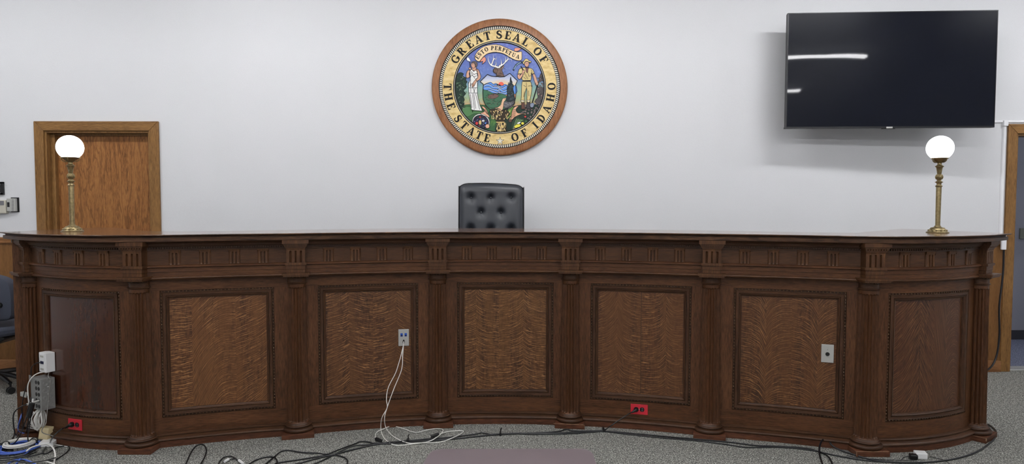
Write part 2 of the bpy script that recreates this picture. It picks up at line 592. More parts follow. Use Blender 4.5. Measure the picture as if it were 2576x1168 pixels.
# ceiling lamps
def lamp_fixture(x, y, label):
    e = empty('ceiling_light', (x, y, CEIL), label, 'light', 'fluorescent strip lights on the ceiling')
    m = MB(); m.box((x - 0.61, y - 0.07, CEIL - 0.05), (x + 0.61, y + 0.07, CEIL)); m.build('housing', M['fixture'], e, smooth=0, bevel=0.004)
    for dy in (-0.035, 0.035):
        m = MB(); m.tube([(x - 0.6, y + dy, CEIL - 0.068), (x + 0.6, y + dy, CEIL - 0.066)], 0.015, 10, smooth=False)
        m.build('tube', M['tube'], e)
    return e
for yy, xs, w_ in ((4.3, (-4.6, -2.1, 0.4, 2.9, 5.2), 'nearest the seal wall'), (1.5, (-3.6, -1.1, 1.4, 4.0), 'in the middle of the room'), (-1.6, (-3.6, -1.1, 1.4, 4.0), 'at the back of the room')):
    for i, xx in enumerate(xs):
        lamp_fixture(xx, yy, 'twin tube ceiling light %s, %s from the left' % (w_, ['first', 'second', 'third', 'fourth', 'fifth'][i]))

e = empty('hall_fill_light', (6.6, 6.9, 2.75), 'added white fill lamp, unseen in the hall beyond the right doorway', 'light')  # added lamp, out of view, put in to brighten the hall wall
m = MB(); m.box((6.3, 6.75, 2.69), (6.9, 7.05, 2.75)); m.build('housing', M['fixture'], e, smooth=0)
m = MB(); m.box((6.32, 6.77, 2.675), (6.88, 7.03, 2.689)); m.build('fill_panel', mat('hall_fill_glow', srgb(255, 255, 255), 0.5, emit=(0.9, 0.93, 1.0, 1), power=20), e, smooth=0)

# white raceway for the television cable
rw = empty('cable_raceway', (4.42, WALL_Y, 2.25), 'white cable raceway running from television to doorway and down its casing', 'raceway')
def half_round(m, a, b, r):
    a, b = Vector(a), Vector(b); d = (b - a).normalized(); s_ = d.cross(Vector((0, 1, 0)))
    m.grid([[p + s_ * (r * cos(t)) - Vector((0, 1, 0)) * (r * 1.1 * sin(t)) for t in [pi * k / 8 for k in range(9)]] for p in (a, b)])
    for p in (a, b):
        m.add([p + s_ * (r * cos(pi * k / 8)) - Vector((0, 1, 0)) * (r * 1.1 * sin(pi * k / 8)) for k in range(9)], [list(range(9))])
m = MB(); half_round(m, (3.6, WALL_Y - 0.001, 2.262), (6.0, WALL_Y - 0.001, 2.262), 0.012); m.build('horizontal_run', M['pipe'], rw)
m = MB(); half_round(m, (4.412, WALL_Y - 0.001, 2.222), (4.412, WALL_Y - 0.001, 1.22), 0.017); m.build('vertical_run', M['pipe'], rw)
m = MB(); m.box((4.392, WALL_Y - 0.03, 2.222), (4.432, WALL_Y - 0.001, 2.272)); m.build('fitting', M['pipe'], rw, smooth=0, bevel=0.004)
m = MB(); m.box((4.392, WALL_Y - 0.055, 1.115), (4.434, WALL_Y - 0.035, 1.24)); m.build('fitting', M['pipe'], rw, smooth=0, bevel=0.004)
m = MB(); m.tube([(4.413, WALL_Y - 0.05, 1.112), (4.413, WALL_Y - 0.05, 0.9), (4.39, WALL_Y - 0.05, 0.6), (4.40, WALL_Y - 0.05, 0.35), (4.37, WALL_Y - 0.06, 0.14), (4.28, WALL_Y - 0.08, 0.03), (4.1, WALL_Y - 0.1, 0.009)], 0.008)
tag(m.build('hanging_cable', M['cable']), 'black cable hanging from the white raceway beside the right doorway', 'cable')

# hall switch plate at the frame edge
m = MB(); p = atY(2571, 588, 7.53); m.box((p.x - 0.03, 7.518, p.z - 0.06), (p.x + 0.05, 7.53, p.z + 0.06))
tag(m.build('switch_plate', mat('grey_switch_plate', srgb(120, 122, 112), 0.5), smooth=0, bevel=0.003), 'small grey switch plate on the hall wall beyond the doorway', 'switch')

# thermostats and frame on the left wall
def px_box(m, x0, y0, x1, y1, d0, d1, mi=0):
    a, b = atY(x0, y1, WALL_Y), atY(x1, y0, WALL_Y)
    m.box((a.x, WALL_Y - d1, a.z), (b.x, WALL_Y - d0, b.z), mi)
e = empty('picture_frame', atY(2, 474, WALL_Y), 'black framed notice on the white wall above the thermostat', 'frame')
m = MB()
for q in ((-30, 458, 11, 462), (-30, 486, 11, 490), (5.5, 458, 11, 490), (-30, 458, -25, 490)):
    px_box(m, *q, 0, 0.02)
m.build('frame', M['black'], e, smooth=0)
m = MB(); px_box(m, -25, 462, 5.5, 486, 0, 0.008); m.build('notice_sheet', mat('notice_paper', srgb(205, 208, 214), 0.6), e, smooth=0)
m = MB(); px_box(m, 1, 466, 2.2, 485, 0.008, 0.0085); px_box(m, -15, 466, 0, 467.5, 0.008, 0.0085); m.build('printed_line', M['black'], e, smooth=0)
e = empty('thermostat', atY(0, 518, WALL_Y), 'beige thermostat with grey display panel on the left wall', 'thermostat')
m = MB(); px_box(m, -22, 503.5, 22, 537, 0, 0.04); m.build('case', mat('beige_plastic', srgb(196, 192, 178), 0.5), e, smooth=0, bevel=0.006)
m = MB(); px_box(m, -14, 505.5, 18, 516.5, 0.04, 0.042); m.build('display_panel', mat('display_grey', srgb(118, 118, 122), 0.4), e, smooth=0)
m = MB(); px_box(m, -14, 508, 3.5, 513, 0.042, 0.043); m.build('display', mat('lcd', srgb(70, 72, 76), 0.3), e, smooth=0)
e = empty('room_sensor', atY(37, 517, WALL_Y), 'grey vented room controller on black backing plate beside the beige thermostat', 'controller')
m = MB(); px_box(m, 29, 497, 48.5, 534, 0, 0.006); m.build('backing_plate', M['black'], e, smooth=0, bevel=0.003)
m = MB(); px_box(m, 25, 499.5, 45, 532, 0.006, 0.04); m.build('case', mat('pale_grey_plastic', srgb(178, 178, 174), 0.5), e, smooth=0, bevel=0.005)
m = MB(); px_box(m, 27, 509, 32, 521, 0.04, 0.042); m.build('dial_window', M['black'], e, smooth=0)
m = MB()
for i in range(8):
    px_box(m, 38, 502.5 + i * 3.6, 43, 504.3 + i * 3.6, 0.04, 0.0415)
m.build('vent_slots', mat('vent_grey', srgb(120, 120, 120), 0.5), e, smooth=0)

# ------------------------------------------------------------------ the judges' bench
YAW = radians(0.3)
def W(x, y, z=0.0):
    """bench plan to room"""
    dx, dy = x, y - 4.4
    return Vector((-0.054 + dx * cos(YAW) + dy * sin(YAW), 4.4 - dx * sin(YAW) + dy * cos(YAW), z))

class Arc:
    def __init__(s, A, B, sag):
        s.A, s.B = Vector(A), Vector(B)
        ch = s.B - s.A
        c = ch.length
        d = ch / c
        nrm = Vector((-d.y, d.x))            # away from the viewer
        s.sg = 1 if sag > 0 else -1
        g = abs(sag)
        s.R = (c * c / 4 + g * g) / (2 * g)
        mid = (s.A + s.B) / 2
        s.C = mid - nrm * s.sg * (s.R - g)
        s.half = math.asin(c / 2 / s.R)
        s.a0 = atan2(nrm.y * s.sg, nrm.x * s.sg)
        s.L = 2 * s.half * s.R

    def P(s, t, o=0.0, z=0.0):
        """t along 0..1, o towards the viewer"""
        a = s.a0 + s.sg * s.half * (1 - 2 * t)
        r = s.R - o if s.sg > 0 else s.R + o
        return W(s.C.x + cos(a) * r, s.C.y + sin(a) * r, z)

    def S(s, ss, o=0.0, z=0.0):
        return s.P(ss / s.L, o, z)

    def frame(s, t):
        tg = (s.P(t + 0.01) - s.P(t - 0.01)).normalized()
        return tg, Vector((tg.y, -tg.x, 0))   # tangent to the right, normal to the viewer


C7, C6, C5, C4 = (3.097, 4.414), (2.245, 4.145), (1.362, 4.419), (0.458, 4.632)
mir = lambda p: (-p[0], p[1])
KN = [mir(C7), mir(C6), mir(C5), mir(C4), C4, C5, C6, C7]
SAG = [-0.083, 0.022, 0.025, 0.028, 0.025, 0.022, -0.083]
BAYS = [Arc(KN[i], KN[i + 1], SAG[i]) for i in range(7)]
PHI = [radians(a) for a in (-38, 0, 15.2, 6.6, -6.6, -15.2, 0, 38)]   # facing of each column


def bay_hit(b, px, py, o=0.0):
    """(t, z) on bay b's face under a line of sight"""
    A = BAYS[b]
    r = ray(px, py)
    lo, hi = -0.1, 1.1
    f = lambda t: (lambda p: p.x / p.y - r.x / r.y)(A.P(t, o))
    for _ in range(40):
        md = (lo + hi) / 2
        if f(lo) * f(md) <= 0:
            hi = md
        else:
            lo = md
    t = (lo + hi) / 2
    p = A.P(t, o)
    return t, CAMH + r.z * p.y / r.y


BORG = W(0, 4.65, 0)
bench = empty('judges_bench', BORG, 'long curved dark oak judges bench with fluted columns and carved panels', 'bench')


EX = [0.018, 0.030, 0.036, 0.036, 0.036, 0.036, 0.030, 0.018]
for _i, _a in enumerate(BAYS):
    _a.ex = (EX[_i], EX[_i + 1])


def ext(arc, t):
    return arc.ex[0] + (arc.ex[1] - arc.ex[0]) * t


def sweep(m, arc, prof, t0=0.0, t1=1.0, n=18, mi=0, e=0):
    ac = [0]
    for a, b in zip(prof, prof[1:]):
        ac.append(ac[-1] + sqrt((a[0] - b[0]) ** 2 + (a[1] - b[1]) ** 2))
    z0 = prof[0][1]
    rows = [[arc.P(t0 + (t1 - t0) * j / n, o + (ext(arc, t0 + (t1 - t0) * j / n) if e and o > 0.0001 else 0), z) for j in range(n + 1)] for o, z in prof]
    m.grid(rows, mi, uvf=lambda i, j: ((t0 + (t1 - t0) * j / n) * arc.L + arc.A.x * 3, z0 + ac[i]), flip=False)


def patch(m, arc, s0, s1, z0, z1, o, ns=10, nz=1, mi=0, flf=None, of=None, du=0):
    rows = []
    for i in range(nz + 1):
        z = z0 + (z1 - z0) * i / nz
        rows.append([arc.S(s0 + (s1 - s0) * j / ns, of(s0 + (s1 - s0) * j / ns, z) if of else o, z) for j in range(ns + 1)])
    c = lambda i, j: (s0 + (s1 - s0) * j / ns, z0 + (z1 - z0) * i / nz)
    m.grid(rows, mi, uvf=lambda i, j: (c(i, j)[0] + arc.A.x * 3 + du, c(i, j)[1]), flf=(lambda i, j: flf(*c(i, j))) if flf else None)


# fleck figure of each panel: strips (x0, x1, [(x, height)...]) in fractions of the width
FIG = {
    1: [(0, .22, [(0, 0), (.12, .004), (.22, .012)]), (.22, .44, [(.22, -.03), (.3, .06), (.38, .13), (.44, .18)]), (.44, .67, [(.44, .0), (.5, .035), (.58, .052), (.67, .05)]), (.67, 1, [(.67, 0), (.8, .035), (.92, .07), (1, .11)])],
    2: [(0, .27, [(0, -.05), (.1, -.03), (.2, .0), (.27, .03)]), (.27, .55, [(.27, .03), (.35, .01), (.44, -.015), (.55, -.025)]), (.55, .83, [(.55, -.025), (.65, -.012), (.76, .01), (.83, .035)]), (.83, 1, [(.83, .035), (.9, -.01), (1, -.05)])],
    3: [(0, .14, [(0, -.03), (.08, -.018), (.14, .005)]), (.14, .42, [(.14, .005), (.2, -.028), (.28, -.045), (.42, -.055)]), (.42, .72, [(.42, -.055), (.55, -.045), (.65, -.02), (.72, .012)]), (.72, 1, [(.72, .012), (.78, -.025), (.88, -.045), (1, -.058)])],
    4: [(0, .23, [(0, -.06), (.1, -.04), (.18, -.005), (.23, .03)]), (.23, .51, [(.23, .03), (.3, -.03), (.38, -.055), (.51, -.07)]), (.51, .8, [(.51, -.03), (.64, -.032), (.74, -.01), (.8, .03)]), (.8, 1, [(.8, .03), (.85, 0), (.92, -.01), (1, -.005)])],
    5: [(0, .27, [(0, .05), (.1, .045), (.2, .02), (.27, -.04)]), (.27, .54, [(.27, -.04), (.33, 0), (.42, .025), (.54, .03)]), (.54, .81, [(.54, .03), (.65, .02), (.74, -.005), (.81, -.06)]), (.81, 1, [(.81, -.06), (.88, -.02), (.95, 0), (1, .01)])],
    6: [(0, .33, [(0, -.16), (.12, -.12), (.24, -.04), (.33, .03)]), (.33, .52, [(.33, .03), (.42, -.05), (.52, -.13)]), (.52, .72, [(.52, -.05), (.6, -.2), (.72, -.4)]), (.72, 1, [(.72, -.04), (.8, .01), (.87, .025), (.94, .01), (1, -.04)])],
    0: [(0, .4, [(0, 0), (.4, .02)]), (.4, 1, [(.4, -.2), (1, .5)])],
}


def interp(pts, x):
    if x <= pts[0][0]:
        return pts[0][1]
    for (a, p), (b, q) in zip(pts, pts[1:]):
        if x <= b:
            t = (x - a) / (b - a)
            return p + (q - p) * t
    return pts[-1][1]


PMAT = []
GN = 0.78
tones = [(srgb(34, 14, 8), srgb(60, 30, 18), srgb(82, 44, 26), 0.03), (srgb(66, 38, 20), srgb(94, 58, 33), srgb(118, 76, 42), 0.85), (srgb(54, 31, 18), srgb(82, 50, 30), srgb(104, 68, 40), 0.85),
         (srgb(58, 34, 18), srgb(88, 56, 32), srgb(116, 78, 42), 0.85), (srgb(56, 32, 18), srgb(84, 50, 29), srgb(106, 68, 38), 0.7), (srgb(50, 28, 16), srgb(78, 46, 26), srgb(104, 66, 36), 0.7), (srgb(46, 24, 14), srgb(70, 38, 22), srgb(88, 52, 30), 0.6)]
for i, (a, b, c, f) in enumerate(tones):
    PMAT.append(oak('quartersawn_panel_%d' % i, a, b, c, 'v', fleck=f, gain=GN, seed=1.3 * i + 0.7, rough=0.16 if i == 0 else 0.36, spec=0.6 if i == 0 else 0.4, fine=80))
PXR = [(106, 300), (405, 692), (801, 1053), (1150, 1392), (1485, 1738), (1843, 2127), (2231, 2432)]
BAYNAMES = ['leftmost bay, outward curved', 'second bay from the left', 'third bay from the left', 'middle bay', 'third bay from the right', 'second bay from the right', 'rightmost bay, outward curved']
FR_Z0, FR_Z1 = 0.180, 0.985      # outer edge of the bead moulding
PANEL_O = -0.016
RANGE = []

for b, A in enumerate(BAYS):
    t0, _ = bay_hit(b, PXR[b][0], 900, 0.0)
    t1, _ = bay_hit(b, PXR[b][1], 900, 0.0)
    if b == 0:
        t0 = 1 - (bay_hit(6, PXR[6][1], 900)[0]); t1 = 1 - bay_hit(6, PXR[6][0], 900)[0]
    s0, s1 = t0 * A.L, t1 * A.L
    RANGE.append((s0, s1))
    # rails, architrave and back of the bay
    m = MB()
    patch(m, A, 0, A.L, 0.07, FR_Z0, 0.0, 18)
    patch(m, A, 0, A.L, FR_Z1, 1.06, 0.0, 18, du=1.7)
    sweep(m, A, [(0, 1.052), (0.008, 1.056), (0.014, 1.060), (0.018, 1.066), (0.016, 1.071), (0.010, 1.074), (0.010, 1.077), (0.006, 1.078), (0.006, 1.103), (0.010, 1.104), (0.010, 1.129), (0.014, 1.131),
                  (0.024, 1.134), (0.024, 1.143), (0.018, 1.147), (0.004, 1.148)], e=1)
    sweep(m, A, [(-0.045, 0.0), (-0.045, 1.30)])
    body = m.build('bay_rail', M['oak_h'], bench)
    m = MB()
    patch(m, A, 0, s0, FR_Z0, FR_Z1, 0.0, 6)
    m.build('stile', M['oak_v'], body)
    m = MB()
    patch(m, A, s1, A.L, FR_Z0, FR_Z1, 0.0, 6)
    m.build('stile', M['oak_v'], body)
    m = MB(); patch(m, A, 0, A.L, 1.148, 1.242, 0.004, 18, of=lambda s, z: 0.004 + ext(A, s / A.L)); m.build('frieze', M['oak_frieze'], body)
    # mitred moulding around the panel
    prof = [(0, 0), (0.002, 0.002), (0.003, -0.007), (0.013, -0.007), (0.0135, 0.004), (0.016, 0.006), (0.018, 0.004), (0.033, 0.003), (0.035, -0.003), (0.037, 0.003), (0.040, 0.003), (0.046, -0.004), (0.050, -0.006), (0.052, PANEL_O - 0.001)]
    ns, nz = 16, 4
    m = MB()
    rows = []
    uvr = []
    for d, o in prof:
        ring = [(s0 + d + (s1 - s0 - 2 * d) * k / ns, FR_Z0 + d) for k in range(ns)]
        ring += [(s1 - d, FR_Z0 + d + (FR_Z1 - FR_Z0 - 2 * d) * k / nz) for k in range(nz)]
        ring += [(s1 - d - (s1 - s0 - 2 * d) * k / ns, FR_Z1 - d) for k in range(ns)]
        ring += [(s0 + d, FR_Z1 - d - (FR_Z1 - FR_Z0 - 2 * d) * k / nz) for k in range(nz)]
        rows.append([A.S(s, o, z) for s, z in ring])
        peri = [0]
        for q1, q2 in zip(ring, ring[1:] + ring[:1]):
            peri.append(peri[-1] + abs(q1[0] - q2[0]) + abs(q1[1] - q2[1]))
        uvr.append([(p, d + 0.2 * b) for p in peri])
    m.grid(rows, 0, True, uvf=lambda i, j: uvr[i][j])
    m.build('panel_moulding', M['oak_mould'], body, smooth=25)
    # bead and reel
    m = MB()
    pitch = 0.0205
    def bead(s, z, r=0.0048, flat=1.0):
        c = A.S(s, -0.0045, z)
        m.sphere(c, r, 0, 7, 4)
    cs0, cs1, cz0, cz1 = s0 + 0.008, s1 - 0.008, FR_Z0 + 0.008, FR_Z1 - 0.008
    k = int((cs1 - cs0) / pitch)
    for i in range(k + 1):
        for zz in (cz0, cz1):
            bead(cs0 + (cs1 - cs0) * i / k, zz)
    k = int((cz1 - cz0) / pitch)
    for i in range(1, k):
        for s_ in (cs0, cs1):
            bead(s_, cz0 + (cz1 - cz0) * i / k)
    m.build('bead_trim', M['bead'], body, smooth=80, fixn=False)
    # the veneered panel
    m = MB()
    p0, p1, q0, q1 = s0 + 0.051, s1 - 0.051, FR_Z0 + 0.051, FR_Z1 - 0.051
    for (xa, xb, pts) in FIG[b]:
        nn = max(6, int(30 * (xb - xa)))
        off = xa * 7.3
        def flf(s, z, pts=pts, off=off):
            x = (s - p0) / (p1 - p0)
            wob = 0.006 * sin(9 * z + 5 * x + b) + 0.35 * interp(pts, x) * sin(4 * z + b)
            return (s + off, z - interp(pts, x) - wob)
        patch(m, A, p0 + (p1 - p0) * xa, p0 + (p1 - p0) * xb, q0, q1, PANEL_O, nn, 24, 0, flf, du=off)
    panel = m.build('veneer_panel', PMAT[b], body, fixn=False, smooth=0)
    if b in (4, 6):
        m = MB(); xs = .51 if b == 4 else .33
        patch(m, A, p0 + (p1 - p0) * xs - 0.0012, p0 + (p1 - p0) * xs + 0.0012, q0 if b == 4 else q0, q1 if b == 4 else q0 + 0.42, PANEL_O + 0.0006, 1)
        m.build('seam', M['groove'], panel)
    # base moulding
    m = MB()
    sweep(m, A, [(0.035, 0.0), (0.035, 0.040)], mi=1)
    sweep(m, A, [(0.035, 0.040), (0.040, 0.041), (0.045, 0.045), (0.046, 0.050), (0.043, 0.055), (0.036, 0.058), (0.030, 0.060), (0.022, 0.064), (0.018, 0.0655), (0.0185, 0.068), (0.022, 0.070), (0.022, 0.077), (0.018, 0.080), (0.0, 0.082)])
    m.build('base_moulding', [M['oak_mould'], M['oak_base']], body, smooth=40)
    # crown below the worktop
    m = MB()
    sweep(m, A, [(0.004, 1.239), (0.012, 1.240), (0.012, 1.247), (0.008, 1.248), (0.008, 1.259), (0.020, 1.260), (0.022, 1.264), (0.030, 1.267), (0.034, 1.276), (0.044, 1.287), (0.058, 1.293), (0.060, 1.298)], e=1)
    k = int(A.L / 0.0145)
    for i in range(k):
        c = A.S((i + 0.5) * A.L / k, 0.0135 + ext(A, (i + 0.5) / k), 1.2535)
        tg, nr = A.frame((i + 0.5) / k)
        m.obox(c, tg * 0.0042, nr * 0.006, Vector((0, 0, 0.0048)))
    m.build('crown_moulding', M['oak_mould'], body, smooth=40)
    # triglyphs
    for fr in (-.282, -.094, .094, .282):
        sc_ = (0.5 + fr) * A.L
        hw = 0.034
        z0, z1 = 1.148, 1.240
        def of(s, z):
            x = abs(s - sc_)
            o = 0.013
            for gx in (0.010, -0.010):
                dx = s - sc_ - gx
                dz = max(0, z - (z1 - 0.024))
                d = sqrt(dx * dx + dz * dz)
                if d < 0.0048:
                    o -= 0.011 * sqrt(max(0, 1 - (d / 0.0048) ** 2))
            flare = 0.004 * max(0, (z - (z1 - 0.016)) / 0.016) + 0.003 * max(0, ((z0 + 0.006) - z) / 0.006)
            if x > hw - 0.007 and z < z1 - 0.012:
                o -= 0.006 * (x - (hw - 0.007)) / 0.007
            return o + flare + ext(A, s / A.L)
        m = MB()
        patch(m, A, sc_ - hw, sc_ + hw, z0, z1, 0, 56, 26, 0, of=of, du=fr * 9)
        for e_ in (-1, 1):
            s_ = sc_ + e_ * hw
            m.grid([[A.S(s_, of(s_, z0 + (z1 - z0) * i / 8), z0 + (z1 - z0) * i / 8) for i in range(9)], [A.S(s_, 0.002 + ext(A, s_ / A.L), z0 + (z1 - z0) * i / 8) for i in range(9)]])
        m.build('triglyph', M['oak_trig'], body, smooth=30)

# ---- columns
RB, RT = 0.0665, 0.0565
Z0F, Z1F = 0.096, 0.985


def shaft_mesh(c, ang):
    m = MB()
    zs = [0.086, 0.090, 0.094] + [Z0F + 0.010 * k / 6 for k in range(7)] + [Z0F + 0.01 + (Z1F - Z0F - 0.02) * k / 14 for k in range(1, 15)] + [Z1F - 0.010 + 0.010 * k / 6 for k in range(1, 7)] + [0.995, 1.008]
    nf, per = 18, 12
    rows = []
    for z in zs:
        h = min(1, max(0, (z - Z0F) / (Z1F - Z0F)))
        R = RB + (RT - RB) * (h ** 1.25)
        if z < Z0F:
            R += 0.006 * ((Z0F - z) / 0.010)
        row = []
        for j in range(nf * per):
            th = 2 * pi * j / (nf * per)
            u = ((j % per) / per - 0.5) * (2 * pi * R / nf)      # metres from flute centre
            w = 0.43 * 2 * pi * R / nf
            dz = max(0, (Z0F + w) - z, z - (Z1F - w))
            d = sqrt(u * u + dz * dz) / w
            dep = 0.0105 * sqrt(max(0, 1 - d * d)) if Z0F <= z <= Z1F else 0
            r = R - dep
            row.append(c + Vector((cos(th + ang) * r, sin(th + ang) * r, z)))
        rows.append(row)
    m.grid(rows, 0, True, uvf=lambda i, j: (j * 2 * pi * 0.06 / (nf * per), zs[i]))
    return m


for k, kn in enumerate(KN):
    ph = PHI[k]
    base = W(*kn)
    nr = Vector((sin(ph), -cos(ph), 0)); nr = Matrix.Rotation(-YAW, 3, 'Z') @ nr
    tg = Vector((-nr.y, nr.x, 0))
    c = base + nr * 0.008
    sh = shaft_mesh(c, ph + k).build('column', M['oak_col'], bench, smooth=60)
    m = MB(); m.obox(c + Vector((0, 0, 0.017)), tg * 0.101, nr * 0.101, Vector((0, 0, 0.017))); m.build('plinth', M['oak_base'], sh, smooth=0, bevel=0.002)
    prof = [(0.090, 0.034)] + [(0.0895 + 0.0105 * sin(pi * q / 8), 0.047 - 0.013 * cos(pi * q / 8)) for q in range(9)] + [(0.082, 0.061), (0.080, 0.064)] + [(0.079 + 0.008 * sin(pi * q / 6), 0.0715 - 0.0065 * cos(pi * q / 6)) for q in range(7)] + [(0.076, 0.080), (0.074, 0.086), (0.070, 0.090)]
    m = MB(); m.lathe(prof, c, 48); m.build('base', M['oak_mould'], sh, smooth=50)
    prof = [(0.057, 1.004), (0.058, 1.008), (0.063, 1.010), (0.065, 1.013), (0.063, 1.016), (0.058, 1.018), (0.0575, 1.042), (0.060, 1.044), (0.060, 1.047), (0.066, 1.052), (0.069, 1.058), (0.069, 1.062)]
    m = MB(); m.lathe(prof, c, 40)
    for q in range(20):
        a = 2 * pi * q / 20
        m.sphere(c + Vector((cos(a) * 0.064, sin(a) * 0.064, 1.0525)), 0.006, 0, 6, 4)
    m.build('capital', M['oak_mould'], sh, smooth=50)
    if k in (4, 6, 7):
        m = MB()
        if k == 7:
            cc = c + nr * 0.1015 - tg * 0.1015
            m.obox(cc + Vector((0, 0, 0.026)), (nr - tg) * 0.0012, (nr + tg) * 0.002, Vector((0, 0, 0.008)))
            m.obox(cc - nr * 0.05 + Vector((0, 0, 0.0342)), nr * 0.05, tg * 0.0012, Vector((0, 0, 0.0006)))
        else:
            for q in range(14):
                u = -0.098 + 0.014 * q + 0.003 * sin(q * 5.1 + k)
                m.obox(c + nr * 0.1010 + tg * u + Vector((0, 0, 0.0335)), tg * 0.0085, nr * 0.0010, Vector((0, 0, 0.0005 + 0.0009 * abs(sin(q * 2.3 + k)))))
            m.obox(c + nr * 0.1008 - tg * (0.1008 if k == 6 else -0.1008) + Vector((0, 0, 0.02)), tg * 0.001, nr * 0.001, Vector((0, 0, 0.011)))
        m.build('chipped_edge', mat('bare_wood_chip', srgb(150, 120, 94), 0.7), sh, smooth=0, fixn=False)
    # entablature block above
    m = MB()
    E = EX[k]
    def slab(w_, o_, z0, z1, bo=-0.04):
        o_ = o_ + E
        w_ -= 0.003
        m.obox(base + nr * ((o_ + bo) / 2) + Vector((0, 0, (z0 + z1) / 2)), tg * w_, nr * ((o_ - bo) / 2), Vector((0, 0, (z1 - z0) / 2)))
    slab(0.081, 0.083, 1.060, 1.070); slab(0.088, 0.090, 1.0705, 1.082); slab(0.060, 0.0465, 1.083, 1.104); slab(0.062, 0.0485, 1.105, 1.133)
    slab(0.069, 0.057, 1.133, 1.149)
    slab(0.064, 0.052, 1.241, 1.248); slab(0.068, 0.058, 1.248, 1.252); slab(0.066, 0.056, 1.252, 1.260); slab(0.074, 0.066, 1.260, 1.264); slab(0.078, 0.070, 1.264, 1.271); slab(0.084, 0.0765, 1.272, 1.297)
    for q in range(9):
        m.obox(base + nr * (0.059 + E) + tg * (-0.064 + 0.016 * q) + Vector((0, 0, 1.256)), tg * 0.005, nr * 0.004, Vector((0, 0, 0.0038)))
    # body with three round-topped flutes
    hw, fo, z0, z1 = 0.058, 0.048 + E, 1.149, 1.241
    rows = []
    for i in range(31):
        z = z0 + (z1 - z0) * i / 30
        row = []
        for j in range(61):
            x = -hw + 2 * hw * j / 60
            o = fo
            for gx in (-0.032, 0.0, 0.032):
                dz = max(0, z - (z1 - 0.022))
                d = sqrt((x - gx) ** 2 + dz * dz) / 0.0055
                if d < 1:
                    o -= 0.013 * sqrt(1 - d * d)
            o += 0.004 * max(0, (z - (z1 - 0.008)) / 0.008)
            row.append(base + tg * x + nr * o + Vector((0, 0, z)))
        rows.append(row)
    m.grid(rows, 0, uvf=lambda i, j: (2 * hw * j / 60 + k, z0 + (z1 - z0) * i / 30))
    for e_ in (-1, 1):
        m.grid([[base + tg * (e_ * hw) + nr * o_ + Vector((0, 0, z)) for o_ in (fo, -0.04)] for z in (z0, z1)])
    m.build('entablature_block', M['oak_trig'], sh, smooth=30)

# ---- worktop
front = []
for b, A in enumerate(BAYS):
    for i in range(10):
        front.append(A.P(0.06 + 0.88 * (i + 0.5) / 10))
end = []
for k, sgn in ((0, -1), (7, 1)):
    ph = PHI[k]; base = W(*KN[k]); nr = Vector((sin(ph), -cos(ph), 0)); tg = Vector((cos(ph), sin(ph), 0))
    end.append((base + tg * (0.014 * sgn), nr, tg))
front = [end[0][0]] + front + [end[1][0]]
front = catmull(front, 2)
def offs(P, o):
    out = []
    for i, p in enumerate(P):
        t = (P[min(i + 1, len(P) - 1)] - P[max(i - 1, 0)]).normalized()
        out.append(p + Vector((t.y, -t.x, 0)) * o)
    return out
tprof = [(-0.03, 1.2975), (0.120, 1.2975), (0.122, 1.299), (0.122, 1.319), (0.120, 1.321), (0.112, 1.3225), (0.111, 1.326), (0.116, 1.330), (0.124, 1.3325), (0.132, 1.3335), (0.136, 1.335), (0.137, 1.338), (0.133, 1.341)]
ZT = 1.341
bl = [(62, 582.0), (95.5, 579.5), (154, 576.5), (231, 573.2), (282, 572.6), (310, 575), (334, 578.4), (404, 582.3), (560, 581.6), (700, 579.2), (880, 576.5), (1060, 574.8), (1288, 574.8), (1500, 576.7), (1800, 580.6), (2120, 586.0), (2177, 583.6), (2220, 580.5), (2250, 577), (2277, 576.0), (2330, 577.8), (2400, 581.5), (2460, 583.9)]
back = [at(x, y, ZT) for x, y in bl]
back = catmull(back, 4)
def resample(P, n):
    L = [0]
    for a, b in zip(P, P[1:]):
        L.append(L[-1] + (b - a).length)
    out = []; j = 0
    for i in range(n):
        d = L[-1] * i / (n - 1)
        while j < len(L) - 2 and L[j + 1] < d:
            j += 1
        out.append(P[j].lerp(P[j + 1], min(1, (d - L[j]) / max(1e-9, L[j + 1] - L[j]))))
    return out
N = len(front)
rows = []
for o, z in tprof:
    r = offs(front, o)
    # returns at both ends push the corner outwards along the tangent
    for idx, (q, nr, tg), sgn in ((0, end[0], -1), (-1, end[1], 1)):
        r[idx] = q + nr * o + tg * (sgn * o)
    rows.append([Vector((p.x, p.y, z)) for p in r])
m = MB()
acc = [0]
for a, b in zip(tprof, tprof[1:]):
    acc.append(acc[-1] + sqrt((a[0] - b[0]) ** 2 + (a[1] - b[1]) ** 2))
ls = [0]
for a, b in zip(front, front[1:]):
    ls.append(ls[-1] + (b - a).length)
m.grid(rows, 1, uvf=lambda i, j: (ls[j], acc[i]))
top_edge = rows[-1]
bk = resample(back, N)
# outline of the top, filled as one surface
ring = [Vector(p) for p in top_edge] + [Vector(p) for p in bk[::-1]]
tri = tessellate_polygon([ring])
m.add(ring, [list(t) for t in tri], 0)
ring2 = [Vector((p.x, p.y, 1.2975)) for p in rows[0]] + [Vector((p.x, p.y, 1.2975)) for p in bk[::-1]]
# end returns and back edge
for side in (0, -1):
    bp = bk[side]
    m.grid([[r[side] for r in rows], [Vector((bp.x, bp.y, r[side].z)) for r in rows]], 1)
m.grid([[Vector((p.x, p.y, 1.2975)) for p in bk], bk], 1)
tri = tessellate_polygon([ring2])
m.add(ring2, [list(t) for t in tri], 1)
m.build('worktop', [M['top'], M['top_edge']], bench, smooth=20)
